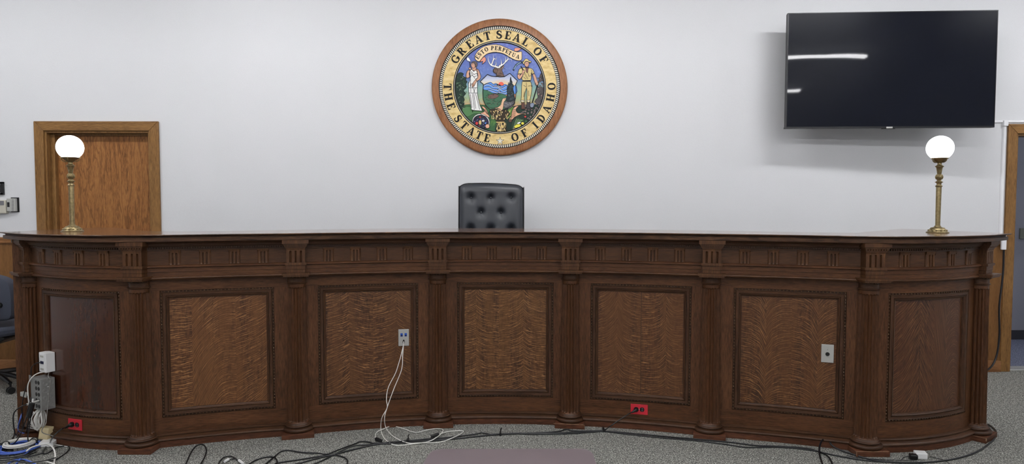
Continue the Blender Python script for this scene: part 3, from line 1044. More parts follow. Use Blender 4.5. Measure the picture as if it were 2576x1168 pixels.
# side ends of the carcass
for k, sgn, bp in ((0, -1, bk[0]), (7, 1, bk[-1])):
    q, nr, tg = end[0 if k == 0 else 1]
    a = q - nr * 0.02
    b_ = Vector((bp.x, bp.y, 0)) + nr * 0.10 - tg * (sgn * 0.10)
    m = MB()
    d = (b_ - a); d.z = 0
    nn = Vector((-d.y, d.x, 0)).normalized() * 0.012
    m.add([a - nn, a + nn, b_ + nn, b_ - nn] + [p + Vector((0, 0, 1.297)) for p in (a - nn, a + nn, b_ + nn, b_ - nn)], [[0, 1, 2, 3], [4, 5, 6, 7], [0, 1, 5, 4], [1, 2, 6, 5], [2, 3, 7, 6], [3, 0, 4, 7]])
    m.build('end_panel', M['oak_v'], bench, smooth=0)

# ------------------------------------------------------------------ state seal on the wall
PX2M = 0.003559
SC = Vector((-0.111, 0, 2.557))
seal = empty('state_seal', (SC.x, WALL_Y, SC.z), 'large round painted state seal in a wooden ring above the black chair', 'seal')
WB = WALL_Y - 0.002


def sp(px, py, w):
    """seal drawing: photo-pixel units about its centre -> wall, w metres off the wall"""
    return Vector((SC.x + (px - 1257) * PX2M, WB - w, SC.z + (222 - py) * PX2M))


CX, CY = 1256.6, 221.4
PAINT = {}
def paint(name, r, g, b):
    if name not in PAINT:
        PAINT[name] = mat('seal_paint_' + name, srgb(r, g, b), 0.6, spec=0.25)
    return PAINT[name]

class Art:
    """flat painted shapes laid in thin relief"""
    def __init__(s):
        s.mb = MB(); s.mats = []; s.k = 0
    def mi(s, m):
        if m not in s.mats:
            s.mats.append(m)
        return s.mats.index(m)
    def poly(s, pts, m, w, clip=110.5):
        if clip:
            pts = clipc(pts, clip)
        if len(pts) < 3:
            return
        P = [Vector((x, y, 0)) for x, y in pts]
        tri = tessellate_polygon([P])
        v = [sp(x, y, w) for x, y in pts] + [sp(x, y, w - 0.0016) for x, y in pts]
        n = len(pts)
        s.mb.add(v, [list(t) for t in tri] + [[i, (i + 1) % n, (i + 1) % n + n, i + n] for i in range(n)], s.mi(m))
    def line(s, pts, width, m, w, closed=False, clip=110.5, taper=False):
        n = len(pts)
        seg = [(pts[i], pts[(i + 1) % n]) for i in range(n if closed else n - 1)]
        for k, (a, b) in enumerate(seg):
            wa = wb = width / 2
            if taper:
                wa = width / 2 * (1 - k / len(seg)); wb = width / 2 * (1 - (k + 1) / len(seg))
            dx, dy = b[0] - a[0], b[1] - a[1]
            L = sqrt(dx * dx + dy * dy)
            if L < 1e-6:
                continue
            dx, dy = dx / L, dy / L
            if clip and (sqrt((a[0] - CX) ** 2 + (a[1] - CY) ** 2) > clip or sqrt((b[0] - CX) ** 2 + (b[1] - CY) ** 2) > clip):
                continue
            e = 0.25 * width
            q = [(a[0] - dx * e - dy * wa, a[1] - dy * e + dx * wa), (b[0] + dx * e - dy * wb, b[1] + dy * e + dx * wb), (b[0] + dx * e + dy * wb, b[1] + dy * e - dx * wb), (a[0] - dx * e + dy * wa, a[1] - dy * e - dx * wa)]
            s.k += 1
            s.mb.add([sp(x, y, w + 4e-5 * (s.k % 7)) for x, y in q], [[0, 1, 2, 3]], s.mi(m))
    def shape(s, pts, m, w, lw=1.0, clip=110.5, ink=None, sm=True):
        s.k += 1
        w += 2.5e-5 * (s.k % 5)
        if sm and 4 < len(pts) < 60:
            pts = [(p.x, p.y) for p in catmull([Vector((x, y, 0)) for x, y in pts], 3, True)]
        s.poly(pts, m, w, clip)
        pp = clipc(pts, clip) if clip else pts
        if lw and len(pp) > 2:
            s.line(pp, lw, ink or INK, w + 0.0004, True, clip=None)
    def build(s, name, parent):
        return s.mb.build(name, s.mats, parent, smooth=0, fixn=False)


def clipc(pts, R):
    """clip a polygon to the inner circle"""
    K = 72
    out = list(pts)
    for k in range(K):
        a = 2 * pi * k / K
        nx, ny = cos(a), sin(a)
        f = lambda p: (p[0] - CX) * nx + (p[1] - CY) * ny - R
        res = []
        for i in range(len(out)):
            p, q = out[i], out[(i + 1) % len(out)]
            fp, fq = f(p), f(q)
            if fp <= 0:
                res.append(p)
            if (fp <= 0) != (fq <= 0):
                t = fp / (fp - fq)
                res.append((p[0] + (q[0] - p[0]) * t, p[1] + (q[1] - p[1]) * t))
        out = res
        if not out:
            break
    return out


INK = paint('ink', 14, 14, 18)
CREAM = oak('seal_cream_maple', srgb(196, 164, 104), srgb(220, 194, 134), srgb(232, 212, 158), 'h', seed=2.2, rough=0.45, fine=30)
ell = lambda cx, cy, rx, ry, n=28, rot=0: [(cx + rx * cos(2 * pi * i / n) * cos(rot) - ry * sin(2 * pi * i / n) * sin(rot), cy + rx * cos(2 * pi * i / n) * sin(rot) + ry * sin(2 * pi * i / n) * cos(rot)) for i in range(n)]

def ring_mesh(r0, r1, w0, w1, n=120, c=None, round_=0.0):
    """turned ring, radii in drawing units, w0..w1 thickness in metres"""
    m = MB()
    cx, cy = c or (CX, CY)
    prof = [(r0, w0), (r0, w1)] + ([(r1 - round_, w1), (r1 - 0.3 * round_, w1 - 0.3 * round_ * PX2M), (r1, w1 - round_ * PX2M)] if round_ else [(r1, w1)]) + [(r1, w0)]
    m.grid([[sp(cx + r * cos(2 * pi * j / n), cy + r * sin(2 * pi * j / n), w_) for j in range(n)] for r, w_ in prof], 0, True)
    return m

m = ring_mesh(152, 170, 0.0, 0.038, c=(1256.8, 221.6), round_=4)
m.build('wooden_ring', M['seal_wood'], seal, smooth=50)
m = ring_mesh(150.2, 153, 0.0, 0.030); m.build('inner_edge', INK, seal, smooth=50)
m = MB(); m.grid([[sp(CX + r * cos(2 * pi * j / 120), CY + r * sin(2 * pi * j / 120), 0.024) for j in range(120)] for r in (142.6, 151)], 0, True)
rope_bg = m.build('rope_channel', INK, seal, smooth=0)
m = MB()
for k in range(190):
    a = 2 * pi * k / 190
    q = []
    for r, da in ((143.6, -0.004), (143.6, 0.0135), (150.2, 0.0265), (150.2, 0.009)):
        q.append(sp(CX + r * cos(a + da), CY + r * sin(a + da), 0.0262))
    q2 = [p + Vector((0, 0.0022, 0)) for p in q]
    m.add(q + q2, [[0, 1, 2, 3], [0, 4, 5, 1], [1, 5, 6, 2], [2, 6, 7, 3], [3, 7, 4, 0]])
m.build('rope_border', paint('rope', 226, 222, 208), seal, smooth=0)
m = ring_mesh(116, 142.8, 0.0, 0.026); m.build('letter_ring', CREAM, seal, smooth=50)

# --- lettering
def bar(x0, y0, x1, y1):
    return [(x0, y0), (x1, y0), (x1, y1), (x0, y1)]
def rib(pts, ws):
    out = []
    for i in range(len(pts) - 1):
        a, b = pts[i], pts[i + 1]
        def nrm(k):
            p, q = pts[max(0, k - 1)], pts[min(len(pts) - 1, k + 1)]
            dx, dy = q[0] - p[0], q[1] - p[1]; L = sqrt(dx * dx + dy * dy) or 1
            return -dy / L, dx / L
        n1, n2 = nrm(i), nrm(i + 1)
        w1, w2 = ws[i] / 2, ws[i + 1] / 2
        out.append([(a[0] + n1[0] * w1, a[1] + n1[1] * w1), (b[0] + n2[0] * w2, b[1] + n2[1] * w2), (b[0] - n2[0] * w2, b[1] - n2[1] * w2), (a[0] - n1[0] * w1, a[1] - n1[1] * w1)])
    return out
def arcp(cx, cy, rx, ry, a0, a1, n=14):
    return [(cx + rx * cos(radians(a0 + (a1 - a0) * i / n)), cy + ry * sin(radians(a0 + (a1 - a0) * i / n))) for i in range(n + 1)]
def bowl(cx, cy, rx, ry, a0, a1, thick, thin, n=16):
    p = arcp(cx, cy, rx, ry, a0, a1, n)
    w_ = [thin + (thick - thin) * abs(cos(radians(a0 + (a1 - a0) * i / n))) ** 1.3 for i in range(n + 1)]
    return rib(p, w_)
SF = 0.085
def glyph(ch):
    g = []
    stem = lambda x, w_=0.25: [bar(x, 0, x + w_, 1), bar(x - 0.09, 0, x + w_ + 0.09, SF), bar(x - 0.09, 1 - SF, x + w_ + 0.09, 1)]
    if ch == 'I': g += stem(0.14); wd = 0.48
    elif ch == 'T': g += [bar(0.30, 0, 0.55, 1), bar(0.2, 0, 0.65, SF), bar(0.02, 0.9, 0.83, 1), [(0.02, 0.92), (0.02, 0.66), (0.07, 0.68), (0.16, 0.92)], [(0.83, 0.92), (0.83, 0.66), (0.78, 0.68), (0.69, 0.92)]]; wd = 0.85
    elif ch in 'EF':
        g += stem(0.12) + [bar(0.12, 0.91, 0.74, 1), [(0.74, 0.92), (0.74, 0.66), (0.69, 0.68), (0.58, 0.92)], bar(0.3, 0.46, 0.5, 0.56), [(0.46, 0.51), (0.56, 0.68), (0.56, 0.34)]]
        if ch == 'E': g += [bar(0.12, 0, 0.77, 0.09), [(0.77, 0.08), (0.77, 0.36), (0.72, 0.34), (0.6, 0.08)]]
        wd = 0.8
    elif ch == 'L': g += stem(0.12) + [bar(0.12, 0, 0.74, 0.09), [(0.74, 0.08), (0.74, 0.36), (0.69, 0.34), (0.56, 0.08)]]; wd = 0.77
    elif ch == 'H': g += stem(0.12) + stem(0.66) + [bar(0.3, 0.46, 0.68, 0.56)]; wd = 0.98
    elif ch == 'A': g += [[(0.38, 1), (0.56, 1), (0.92, 0.03), (0.62, 0.03)], [(0.40, 0.96), (0.47, 0.90), (0.22, 0.03), (0.09, 0.03)], bar(0.24, 0.28, 0.66, 0.36), bar(0.0, 0, 0.3, SF), bar(0.58, 0, 1.0, SF)]; wd = 1.0
    elif ch in 'PR':
        g += stem(0.12) + rib(arcp(0.38, 0.72, 0.26, 0.23, 90, -90), [0.09 + 0.12 * sin(pi * i / 14) for i in range(15)]) + [bar(0.3, 0.9, 0.42, 1), bar(0.3, 0.44, 0.42, 0.53)]
        wd = 0.76
        if ch == 'R': g += [[(0.38, 0.5), (0.58, 0.5), (0.86, 0.04), (0.62, 0.04)], bar(0.58, 0, 0.95, SF)]; wd = 0.93
    elif ch == 'D': g += stem(0.12) + rib(arcp(0.36, 0.5, 0.42, 0.455, 90, -90), [0.09 + 0.13 * sin(pi * i / 14) for i in range(15)]) + [bar(0.3, 0.91, 0.38, 1), bar(0.3, 0, 0.38, 0.09)]; wd = 0.92
    elif ch == 'O': g += bowl(0.47, 0.5, 0.35, 0.45, 0, 360, 0.25, 0.10, 28); wd = 0.94
    elif ch == 'G':
        g += rib(arcp(0.49, 0.5, 0.38, 0.455, 48, 350, 24), [0.1 + 0.11 * abs(cos(radians(48 + 302 * i / 24))) for i in range(25)]) + [bar(0.66, 0.08, 0.86, 0.46), bar(0.54, 0.42, 0.95, 0.49), [(0.84, 0.98), (0.84, 0.64), (0.78, 0.66), (0.68, 0.86)]]; wd = 0.96
    elif ch == 'S':
        p = arcp(0.40, 0.74, 0.24, 0.21, 35, 215, 10) + arcp(0.37, 0.27, 0.27, 0.225, 70, -150, 12)
        n_ = len(p)
        g += rib(p, [0.09 + 0.15 * sin(pi * i / (n_ - 1)) ** 1.2 for i in range(n_)]) + [[(0.67, 0.98), (0.67, 0.64), (0.61, 0.66), (0.53, 0.88)], [(0.06, 0.02), (0.06, 0.38), (0.12, 0.36), (0.22, 0.12)]]; wd = 0.72
    elif ch == 'U': g += [bar(0.12, 0.3, 0.32, 1), bar(0.64, 0.3, 0.74, 1), bar(0.03, 1 - SF, 0.41, 1), bar(0.55, 1 - SF, 0.83, 1)] + rib(arcp(0.455, 0.31, 0.235, 0.26, 180, 360), [0.2 - 0.1 * i / 14 for i in range(15)]); wd = 0.86
    return g, wd

def put_glyph(mb, ch, cx, cy, h, rot, w0, w1, sx=1.0):
    """rot: direction of the glyph's up, radians from straight up, positive turning left"""
    g, wd = glyph(ch)
    gk = 0
    cr, sr = cos(rot), sin(rot)
    for poly in g:
        q = []
        for x, y in poly:
            u, v = (x - wd / 2) * h * sx, (y - 0.5) * h
            q.append((cx + u * cr - v * sr, cy - (u * sr + v * cr)))
        n = len(q)
        tri = tessellate_polygon([[Vector((x, y, 0)) for x, y in q]])
        gk += 1
        v = [sp(x, y, w1 + 5e-5 * (gk % 6)) for x, y in q] + [sp(x, y, w0) for x, y in q]
        mb.add(v, [list(t) for t in tri] + [[i, (i + 1) % n, (i + 1) % n + n, i + n] for i in range(n)])

top_l = [('G', 147.7), ('R', 136.8), ('E', 125), ('A', 114.0), ('T', 103.6), ('S', 90.7), ('E', 80.7), ('A', 70.4), ('L', 59.8), ('O', 43.1), ('F', 31.8)]
bot_l = [('T', 179.6), ('H', 190.3), ('E', 201.2), ('S', 216.7), ('T', 227.1), ('A', 237.2), ('T', 246.8), ('E', 256.2), ('O', 287.3), ('F', 298.9), ('I', 313.4), ('D', 323.4), ('A', 335.6), ('H', 348.3), ('O', 361.0)]
ringo = [o for o in seal.children if o.name.startswith('letter_ring')][0]
for ch, a in top_l:
    m = MB(); r = 130.2; put_glyph(m, ch, CX + r * cos(radians(a)), CY - r * sin(radians(a)), 20.0, radians(a - 90), 0.025, 0.0285, 1.0)
    m.build('letter', INK, ringo, smooth=0, fixn=False)
for ch, a in bot_l:
    m = MB(); r = 130.0; put_glyph(m, ch, CX + r * cos(radians(a)), CY - r * sin(radians(a)), 20.0, radians(a + 90), 0.025, 0.0285, 0.94)
    m.build('letter', INK, ringo, smooth=0, fixn=False)
A_ = Art()
def star(cx, cy, R):
    return [(cx + (R if i % 2 == 0 else R * 0.4) * sin(pi * i / 5), cy - (R if i % 2 == 0 else R * 0.4) * cos(pi * i / 5)) for i in range(10)]
A_.poly(star(1258, 355.5, 11.2), INK, 0.0275, None); A_.poly(star(1258, 355.6, 8.8), paint('rope', 226, 222, 208), 0.0285, None)
A_.build('star', seal)
m = ring_mesh(110.6, 116.4, 0.0, 0.0265); m.build('inner_border', INK, seal, smooth=50)
m = ring_mesh(113.2, 114.1, 0.0262, 0.0272); m.build('hairline_ring', paint('rope', 226, 222, 208), seal, smooth=50)

# --- painted picture
def sky_paint():
    m = mat('seal_paint_sky', srgb(80, 100, 180), 0.4)
    k = NT(m)
    o = k.n('ShaderNodeTexCoord').outputs['Object']
    z = k.n('ShaderNodeSeparateXYZ'); k.l(o, z.inputs[0])
    f = k.math('ADD', k.math('MULTIPLY', z.outputs['Z'], 1.25), 0.5)
    n = k.noise(o, 40, 4, 0.7)
    c = k.ramp(f, [(0.24, srgb(196, 100, 84)), (0.30, srgb(190, 150, 100)), (0.38, srgb(150, 172, 124)), (0.50, srgb(122, 166, 158)), (0.60, srgb(84, 112, 176)), (0.9, srgb(72, 88, 168))])
    k.l(k.mix(k.ramp(n, [(0.52, (0, 0, 0, 1)), (0.7, (0.35, 0.35, 0.35, 1))]), c, srgb(150, 170, 220)), k.b.inputs['Base Color'])
    return m
m = MB(); pts = [(CX + 111 * cos(2 * pi * j / 96), CY + 111 * sin(2 * pi * j / 96)) for j in range(96)]
m.prism([(x, -y) for x, y in pts], 0.0, 0.0200, lambda u, v, w_: sp(u, -v, w_)); m.build('painted_sky', sky_paint(), seal, smooth=0)

Q1 = lambda L: [(1130 + x / 8.985, 90 + y / 8.985) for x, y in L]
Q2 = lambda L: [(1250 + x / 8.985, 90 + y / 8.985) for x, y in L]
Q3 = lambda L: [(1130 + x / 8.985, 210 + y / 8.985) for x, y in L]
Q4 = lambda L: [(1250 + x / 8.985, 210 + y / 8.985) for x, y in L]
GRN = paint('green', 58, 98, 62); DGR = paint('dark_green', 30, 50, 42); LGR = paint('light_green', 92, 132, 60); WHT = paint('white', 236, 236, 234)
SKIN = paint('skin', 206, 160, 136); TAN = paint('tan', 206, 186, 130); BRN = paint('brown', 92, 62, 52); GRY = paint('stone', 118, 104, 102); HORN = paint('horn', 226, 172, 140)
BLU = paint('blue', 92, 142, 218); YEL = paint('straw', 214, 186, 122); LEM = paint('lemon', 226, 214, 80); RED_ = paint('red', 190, 60, 60); NAV = paint('grape', 40, 44, 92); PNK = paint('pink', 224, 150, 132); SAND = paint('sand', 226, 184, 150); BAN = paint('banner', 234, 208, 166); FOREST = paint('forest', 34, 44, 48)
rnd = random.Random(3)

g = Art()
g.shape(Q3([(300, 500), (800, 500), (1168, 640), (1168, 1168), (500, 1168), (150, 900), (150, 640)]), GRN, 0.0210, 0.6)
g.shape(Q4([(0, 560), (300, 540), (520, 500), (900, 480), (1168, 480), (1100, 800), (700, 1168), (0, 1168)]), DGR, 0.0210, 0.6)
for x, y in [(600, 560), (640, 640), (720, 600), (700, 680), (780, 660), (850, 650), (820, 730), (760, 760), (700, 790), (870, 420), (960, 410), (900, 470), (960, 520), (880, 560), (1000, 470), (920, 590), (640, 520), (660, 590), (590, 650), (1000, 560), (850, 610), (740, 810), (900, 380), (560, 680), (780, 590), (830, 690), (940, 640)]:
    x2, y2 = Q4([(x, y)])[0]
    g.shape(ell(x2, y2, 2.4 + rnd.random() * 1.2, 1.8 + rnd.random(), 9, rnd.random() * 3), GRY, 0.0216, 0.5)
g.shape(Q4([(300, 540), (380, 560), (340, 700), (250, 800), (200, 700)]), LGR, 0.0214, 0.5)
g.shape(Q3([(300, 560), (480, 540), (520, 600), (740, 640), (700, 690), (560, 690), (420, 760), (330, 680)]), paint('mid_green', 80, 122, 78), 0.0214, 0.5)
for bx, by in ((500, 850), (960, 950), (1010, 900)):
    for i in range(7):
        a = -2.6 + i * 0.34
        x0, y0 = Q3([(bx, by)])[0]
        g.line([(x0, y0 + 6), (x0 + 9 * cos(a), y0 + 9 * sin(a))], 1.6, LGR if i % 2 else paint('mid_green', 80, 122, 78), 0.0217, taper=False)
for i in range(7):
    x0, y0 = Q3([(960 + 10 * i, 1000)])[0]
    g.line([(x0, y0 + 6), (x0 + (i - 3) * 1.2, y0 - 14 + abs(i - 3) * 2)], 1.5, GRN, 0.0219)
g.build('painted_ground', seal)

g = Art()                       # grove at the left, cliff at the right
g.shape(Q1([(110, 1168), (160, 1000), (200, 880), (260, 850), (330, 880), (310, 930), (390, 970), (380, 1020), (410, 1060), (380, 1110), (400, 1168)]) + Q3([(380, 60), (390, 110), (330, 180), (380, 240), (330, 310), (350, 380), (330, 430), (340, 480), (290, 600), (200, 560), (140, 300), (110, 0)]), DGR, 0.0222, 0.8)
for i in range(60):
    x0 = 1145 + rnd.random() * 26; y0 = 190 + rnd.random() * 84
    a = rnd.random() * 6.28
    g.line([(x0, y0), (x0 + 3 * cos(a), y0 + 3 * sin(a)), (x0 + 5 * cos(a + .7), y0 + 5 * sin(a + .7))], 0.9, [INK, GRN, paint('sage', 120, 138, 116)][i % 3], 0.0227, clip=109)
g.build('painted_grove', seal)
g = Art()
g.shape(Q2([(980, 880), (1040, 900), (1100, 1100), (1100, 1168), (930, 1168), (940, 1040)]) + Q4([(1080, 0), (1075, 200), (1000, 480), (890, 460), (860, 400), (920, 330), (900, 200), (930, 60), (930, 0)]), paint('cliff', 84, 78, 78), 0.0222, 0.8)
for i in range(40):
    x0 = 1352 + rnd.random() * 14; y0 = 192 + rnd.random() * 66
    g.shape(ell(x0, y0, 1.2 + rnd.random() * 1.6, 1 + rnd.random() * 1.2, 7, rnd.random() * 3), [GRY, paint('cliff', 84, 78, 78), paint('pinkish_stone', 150, 124, 118)][i % 3], 0.0226, 0.5, clip=109)
g.build('painted_cliff', seal)

g = Art()                       # shield
shield = Q1([(700, 1055), (865, 895), (960, 935), (1060, 945), (1168, 925)]) + Q2([(0, 935), (60, 950), (170, 945), (290, 870), (460, 1035), (425, 1110)]) + Q4([(425, 60), (430, 200), (420, 340), (380, 480), (250, 560), (60, 640)]) + Q3([(1168, 660), (950, 620), (830, 520), (770, 380), (760, 200), (775, 60)]) + Q1([(770, 1110)])
def shield_sky():
    m = mat('seal_paint_shield_sky', srgb(236, 214, 160), 0.4)
    k = NT(m); o = k.n('ShaderNodeTexCoord').outputs['Object']
    z = k.n('ShaderNodeSeparateXYZ'); k.l(o, z.inputs[0])
    f = k.math('ADD', k.math('MULTIPLY', z.outputs['Z'], 6.0), 0.35)
    k.l(k.ramp(f, [(0.1, srgb(236, 160, 110)), (0.4, srgb(236, 212, 150)), (0.75, srgb(196, 200, 214)), (1.0, srgb(150, 164, 204))]), k.b.inputs['Base Color'])
    return m
g.shape(shield, shield_sky(), 0.0232, 1.6, sm=False)
g.shape(Q3([(790, 400), (830, 520), (950, 620), (1168, 660)]) + Q4([(60, 640), (250, 560), (380, 480), (415, 340), (0, 330)]), paint('shield_green', 62, 104, 78), 0.0236, 0, sm=False)
sx, sy = Q4([(95, 30)])[0]
for i in range(13):
    a = pi + pi * (i + 0.5) / 13
    g.line([(sx + 8 * cos(a), sy + 8 * sin(a)), (sx + 26 * cos(a), sy + 14 * sin(a))], 0.9, paint('ray', 232, 184, 96), 0.0237, taper=True)
g.shape(ell(sx, sy + 1, 7, 6.5), paint('sun', 226, 104, 84), 0.0238, 0)
mt = Q1([(780, 1130), (860, 1090), (940, 1070), (1000, 1110), (1060, 1095), (1168, 1150)]) + Q4([(0, 40), (60, 45), (120, 70), (180, 35), (250, 60), (380, 70), (425, 60), (425, 250), (0, 260)]) + Q3([(1168, 250), (900, 220), (775, 150)])
g.shape(mt, BLU, 0.0242, 0.9)
for L in (Q3([(780, 60), (860, 20), (930, 40), (990, 90), (1060, 80), (1168, 130)]), Q3([(800, 100), (900, 90), (960, 130), (1080, 150), (1168, 200)]), Q3([(840, 170), (940, 160), (1040, 200), (1120, 230)]), Q4([(0, 60), (60, 110), (130, 110), (200, 70), (250, 90)]), Q4([(0, 150), (80, 130), (140, 180), (240, 150)]), Q4([(20, 200), (100, 210), (180, 230), (220, 200)]), Q3([(1010, 60), (1080, 50), (1168, 90)])):
    g.line(L, 1.2, INK, 0.0246)
    g.line([(x + 0.4, y + 1.4) for x, y in L], 0.7, WHT, 0.0245)
g.shape(Q3([(770, 160), (900, 190), (1000, 240), (1168, 250)]) + Q4([(0, 240), (100, 240), (210, 290), (220, 360), (120, 380), (0, 480)]) + Q3([(1168, 520), (1000, 560), (850, 520), (775, 380), (762, 250)]), paint('shield_green', 62, 104, 78), 0.0248, 0.7)
for i in range(50):
    x0, y0 = Q3([(800 + rnd.random() * 380, 250 + rnd.random() * 270)])[0]
    g.line([(x0, y0), (x0 + 3 + rnd.random() * 2, y0 + rnd.random() * 2 - 1)], 0.8, [INK, paint('bark', 110, 84, 78), DGR][i % 3], 0.0252)
g.shape(Q3([(880, 290), (960, 260), (1050, 250), (1120, 290), (1080, 330), (1000, 360), (900, 350)]), paint('bark', 110, 84, 78), 0.0250, 0.6)
g.shape(Q4([(130, 360), (215, 350), (160, 430), (150, 500), (120, 620), (40, 630), (0, 570)]) + Q3([(1168, 600), (1020, 570), (1100, 550), (1168, 480)]), SAND, 0.0253, 0.7)
tree = Q2([(310, 950), (325, 1020), (345, 1060), (345, 1100), (370, 1130), (375, 1168)]) + Q4([(375, 60), (365, 150), (385, 220), (395, 300), (410, 400), (300, 440), (210, 400), (230, 250), (225, 130), (250, 60), (265, 0)]) + Q2([(270, 1120), (290, 1060), (295, 1000)])
g.shape(tree, FOREST, 0.0256, 0.8)
for i in range(26):
    x0, y0 = Q4([(250 + rnd.random() * 130, -40 + rnd.random() * 430)])[0]
    g.line([(x0 - 2, y0 + 1.6), (x0, y0), (x0 + 2, y0 + 1.6)], 0.6, paint('slate', 84, 100, 110), 0.0260)
g.shape(Q4([(160, 440), (220, 410), (280, 430), (380, 400), (400, 470), (300, 570), (180, 570), (150, 520)]), paint('boulder', 90, 88, 92), 0.0258, 0.8)
for x, y in ((200, 450), (250, 480), (300, 440), (200, 510), (330, 490)):
    x2, y2 = Q4([(x, y)])[0]; g.line(ell(x2, y2, 3, 2, 8)[:6], 0.8, paint('pale_stone', 150, 148, 150), 0.0262)
g.line(shield, 1.7, INK, 0.0264, True)
g.build('painted_shield', seal)

g = Art()                       # elk
g.shape(Q1([(1050, 740), (1168, 700)]) + Q2([(0, 720), (50, 730), (90, 740), (150, 690), (110, 790), (120, 830), (165, 940), (60, 950), (0, 930)]) + Q1([(1168, 920), (1060, 930), (1075, 880), (1010, 860), (990, 820), (1020, 760)]), paint('elk_brown', 104, 84, 76), 0.0268, 0.9, sm=False)
g.shape(ell(*Q1([(1045, 810)])[0], 6.2, 4.6, 14, 0.35), paint('elk_brown', 104, 84, 76), 0.0271, 0.7)
g.shape(Q2([(90, 760), (150, 690), (160, 720), (120, 780)]), paint('elk_light', 150, 124, 108), 0.0273, 0.7, sm=False)
g.poly(ell(*Q1([(1000, 825)])[0], 1.6, 1.3, 8), INK, 0.0278)
g.poly(ell(*Q1([(1085, 790)])[0], 1.0, 0.8, 8), INK, 0.0278)
for i in range(26):
    x0, y0 = Q1([(1030 + rnd.random() * 230, 740 + rnd.random() * 170)])[0]
    g.line([(x0, y0), (x0 + 2.5, y0 + rnd.random() * 2)], 0.6, [INK, paint('elk_light', 150, 124, 108)][i % 2], 0.0272)
def antler(L, w_=3.2):
    g.line(L, w_ + 1.6, INK, 0.0270, taper=True); g.line(L, w_, WHT, 0.0274, taper=True)
cm = lambda L: [(p.x, p.y) for p in catmull([Vector((x, y, 0)) for x, y in L], 5)]
antler(cm(Q1([(1110, 740), (1030, 715), (950, 690), (900, 620), (880, 540), (885, 470)])), 4.2)
antler(cm(Q1([(950, 690), (985, 610), (1000, 530), (990, 440)])), 3.2)
antler(cm(Q1([(985, 600), (1020, 545), (1060, 560), (1080, 490)])), 2.6)
antler(cm(Q1([(1040, 720), (1060, 650), (1050, 600)]) ), 2.2)
antler(cm(Q1([(1130, 740), (1150, 700)]) + Q2([(60, 720), (150, 660), (210, 600), (250, 560), (320, 560), (335, 620)])), 4.2)
antler(cm(Q2([(215, 600), (250, 540), (240, 470)])), 3.0)
antler(cm(Q2([(90, 710), (100, 640), (85, 540)])), 3.0)
antler(cm(Q2([(180, 630), (200, 560), (185, 490)])), 2.4)
g.build('painted_elk_head', seal)

g = Art()                       # banner
g.shape(Q1([(785, 505), (830, 545), (825, 600), (770, 650), (745, 665), (765, 600), (700, 615)]), PNK, 0.0274, 0.8)
g.shape(Q2([(390, 330), (430, 305), (540, 315), (480, 370), (400, 375)]), PNK, 0.0274, 0.8)
ban = cm(Q1([(690, 610), (640, 600), (590, 550), (590, 480), (640, 390), (740, 300), (850, 255), (960, 235), (1080, 230)]) + Q2([(0, 235), (100, 255), (250, 320), (390, 380), (480, 395), (550, 385), (560, 440), (555, 560), (500, 590), (400, 570), (300, 520), (180, 450), (80, 415), (0, 405)]) + Q1([(1060, 400), (960, 410), (860, 440), (780, 500), (720, 570)]))
g.shape(ban, BAN, 0.0280, 1.1)
bno = g.build('painted_banner', seal)
for ch, (x, y), r, q in [('E', (640, 515), 52, 1), ('S', (685, 450), 42, 1), ('T', (755, 395), 40, 1), ('O', (840, 340), 26, 1), ('P', (975, 312), -3, 1), ('E', (1062, 312), -5, 1), ('R', (1150, 325), -9, 1),
                         ('P', (155, 350), -16, 2), ('E', (228, 382), -18, 2), ('T', (292, 425), -24, 2), ('U', (376, 462), -24, 2), ('A', (470, 500), -18, 2)]:
    X, Y = (Q1 if q == 1 else Q2)([(x, y)])[0]
    m = MB(); put_glyph(m, ch, X, Y, 10.2, radians(r), 0.0278, 0.0288, 0.95)
    m.build('letter', INK, bno, smooth=0, fixn=False)

g = Art()                       # woman
g.shape(Q1([(410, 520), (440, 520), (470, 560), (490, 610), (440, 600), (400, 575)]), WHT, 0.0276, 0.7)
g.line(Q1([(470, 620), (480, 760), (480, 900), (490, 1168)]) + Q3([(510, 300), (530, 660)]), 1.6, INK, 0.0277)
g.shape(Q1([(600, 780), (660, 790), (700, 880), (715, 950), (690, 1010), (620, 1060), (560, 1168), (520, 1168), (530, 1100), (590, 1020), (650, 960), (640, 860)]), SKIN, 0.0284, 0.9)
g.shape(Q1([(480, 800), (420, 810), (390, 890), (390, 960), (430, 975), (470, 940), (455, 880), (490, 800), (500, 760), (470, 740), (440, 770)]), SKIN, 0.0284, 0.9)
g.shape(Q1([(470, 800), (520, 790), (560, 830), (600, 790), (640, 800), (635, 900), (650, 960), (600, 1010), (640, 1060), (640, 1168)]) + Q3([(640, 0), (640, 240), (670, 400), (700, 520), (745, 620), (700, 630), (520, 610), (500, 560), (480, 420), (450, 240), (440, 110), (440, 0)]) + Q1([(440, 1100), (480, 1000), (480, 900)]), WHT, 0.0280, 1.1)
for L in (Q1([(500, 830), (560, 900), (630, 870)]), Q1([(490, 940), (520, 910), (560, 950), (620, 930)]), Q1([(500, 860), (540, 930), (590, 990)]), Q3([(450, 120), (640, 115)]), Q3([(445, 235), (640, 235)]), Q3([(480, 260), (520, 560)]), Q3([(560, 250), (600, 580)]), Q3([(530, 250), (570, 600)]), Q3([(600, 250), (690, 600)]), Q3([(490, 20), (490, 220)]), Q3([(540, 120), (580, 220)]), Q3([(590, 120), (560, 220)]), Q1([(490, 1010), (480, 1168)]), Q3([(520, 30), (530, 110)])):
    g.line(L, 1.1, INK, 0.0286)
g.shape(Q1([(540, 720), (590, 720), (620, 790), (570, 815), (520, 785)]), SKIN, 0.0287, 0.6)
g.shape(ell(*Q1([(548, 690)])[0], 5.4, 7.4), SKIN, 0.0294, 0.9)
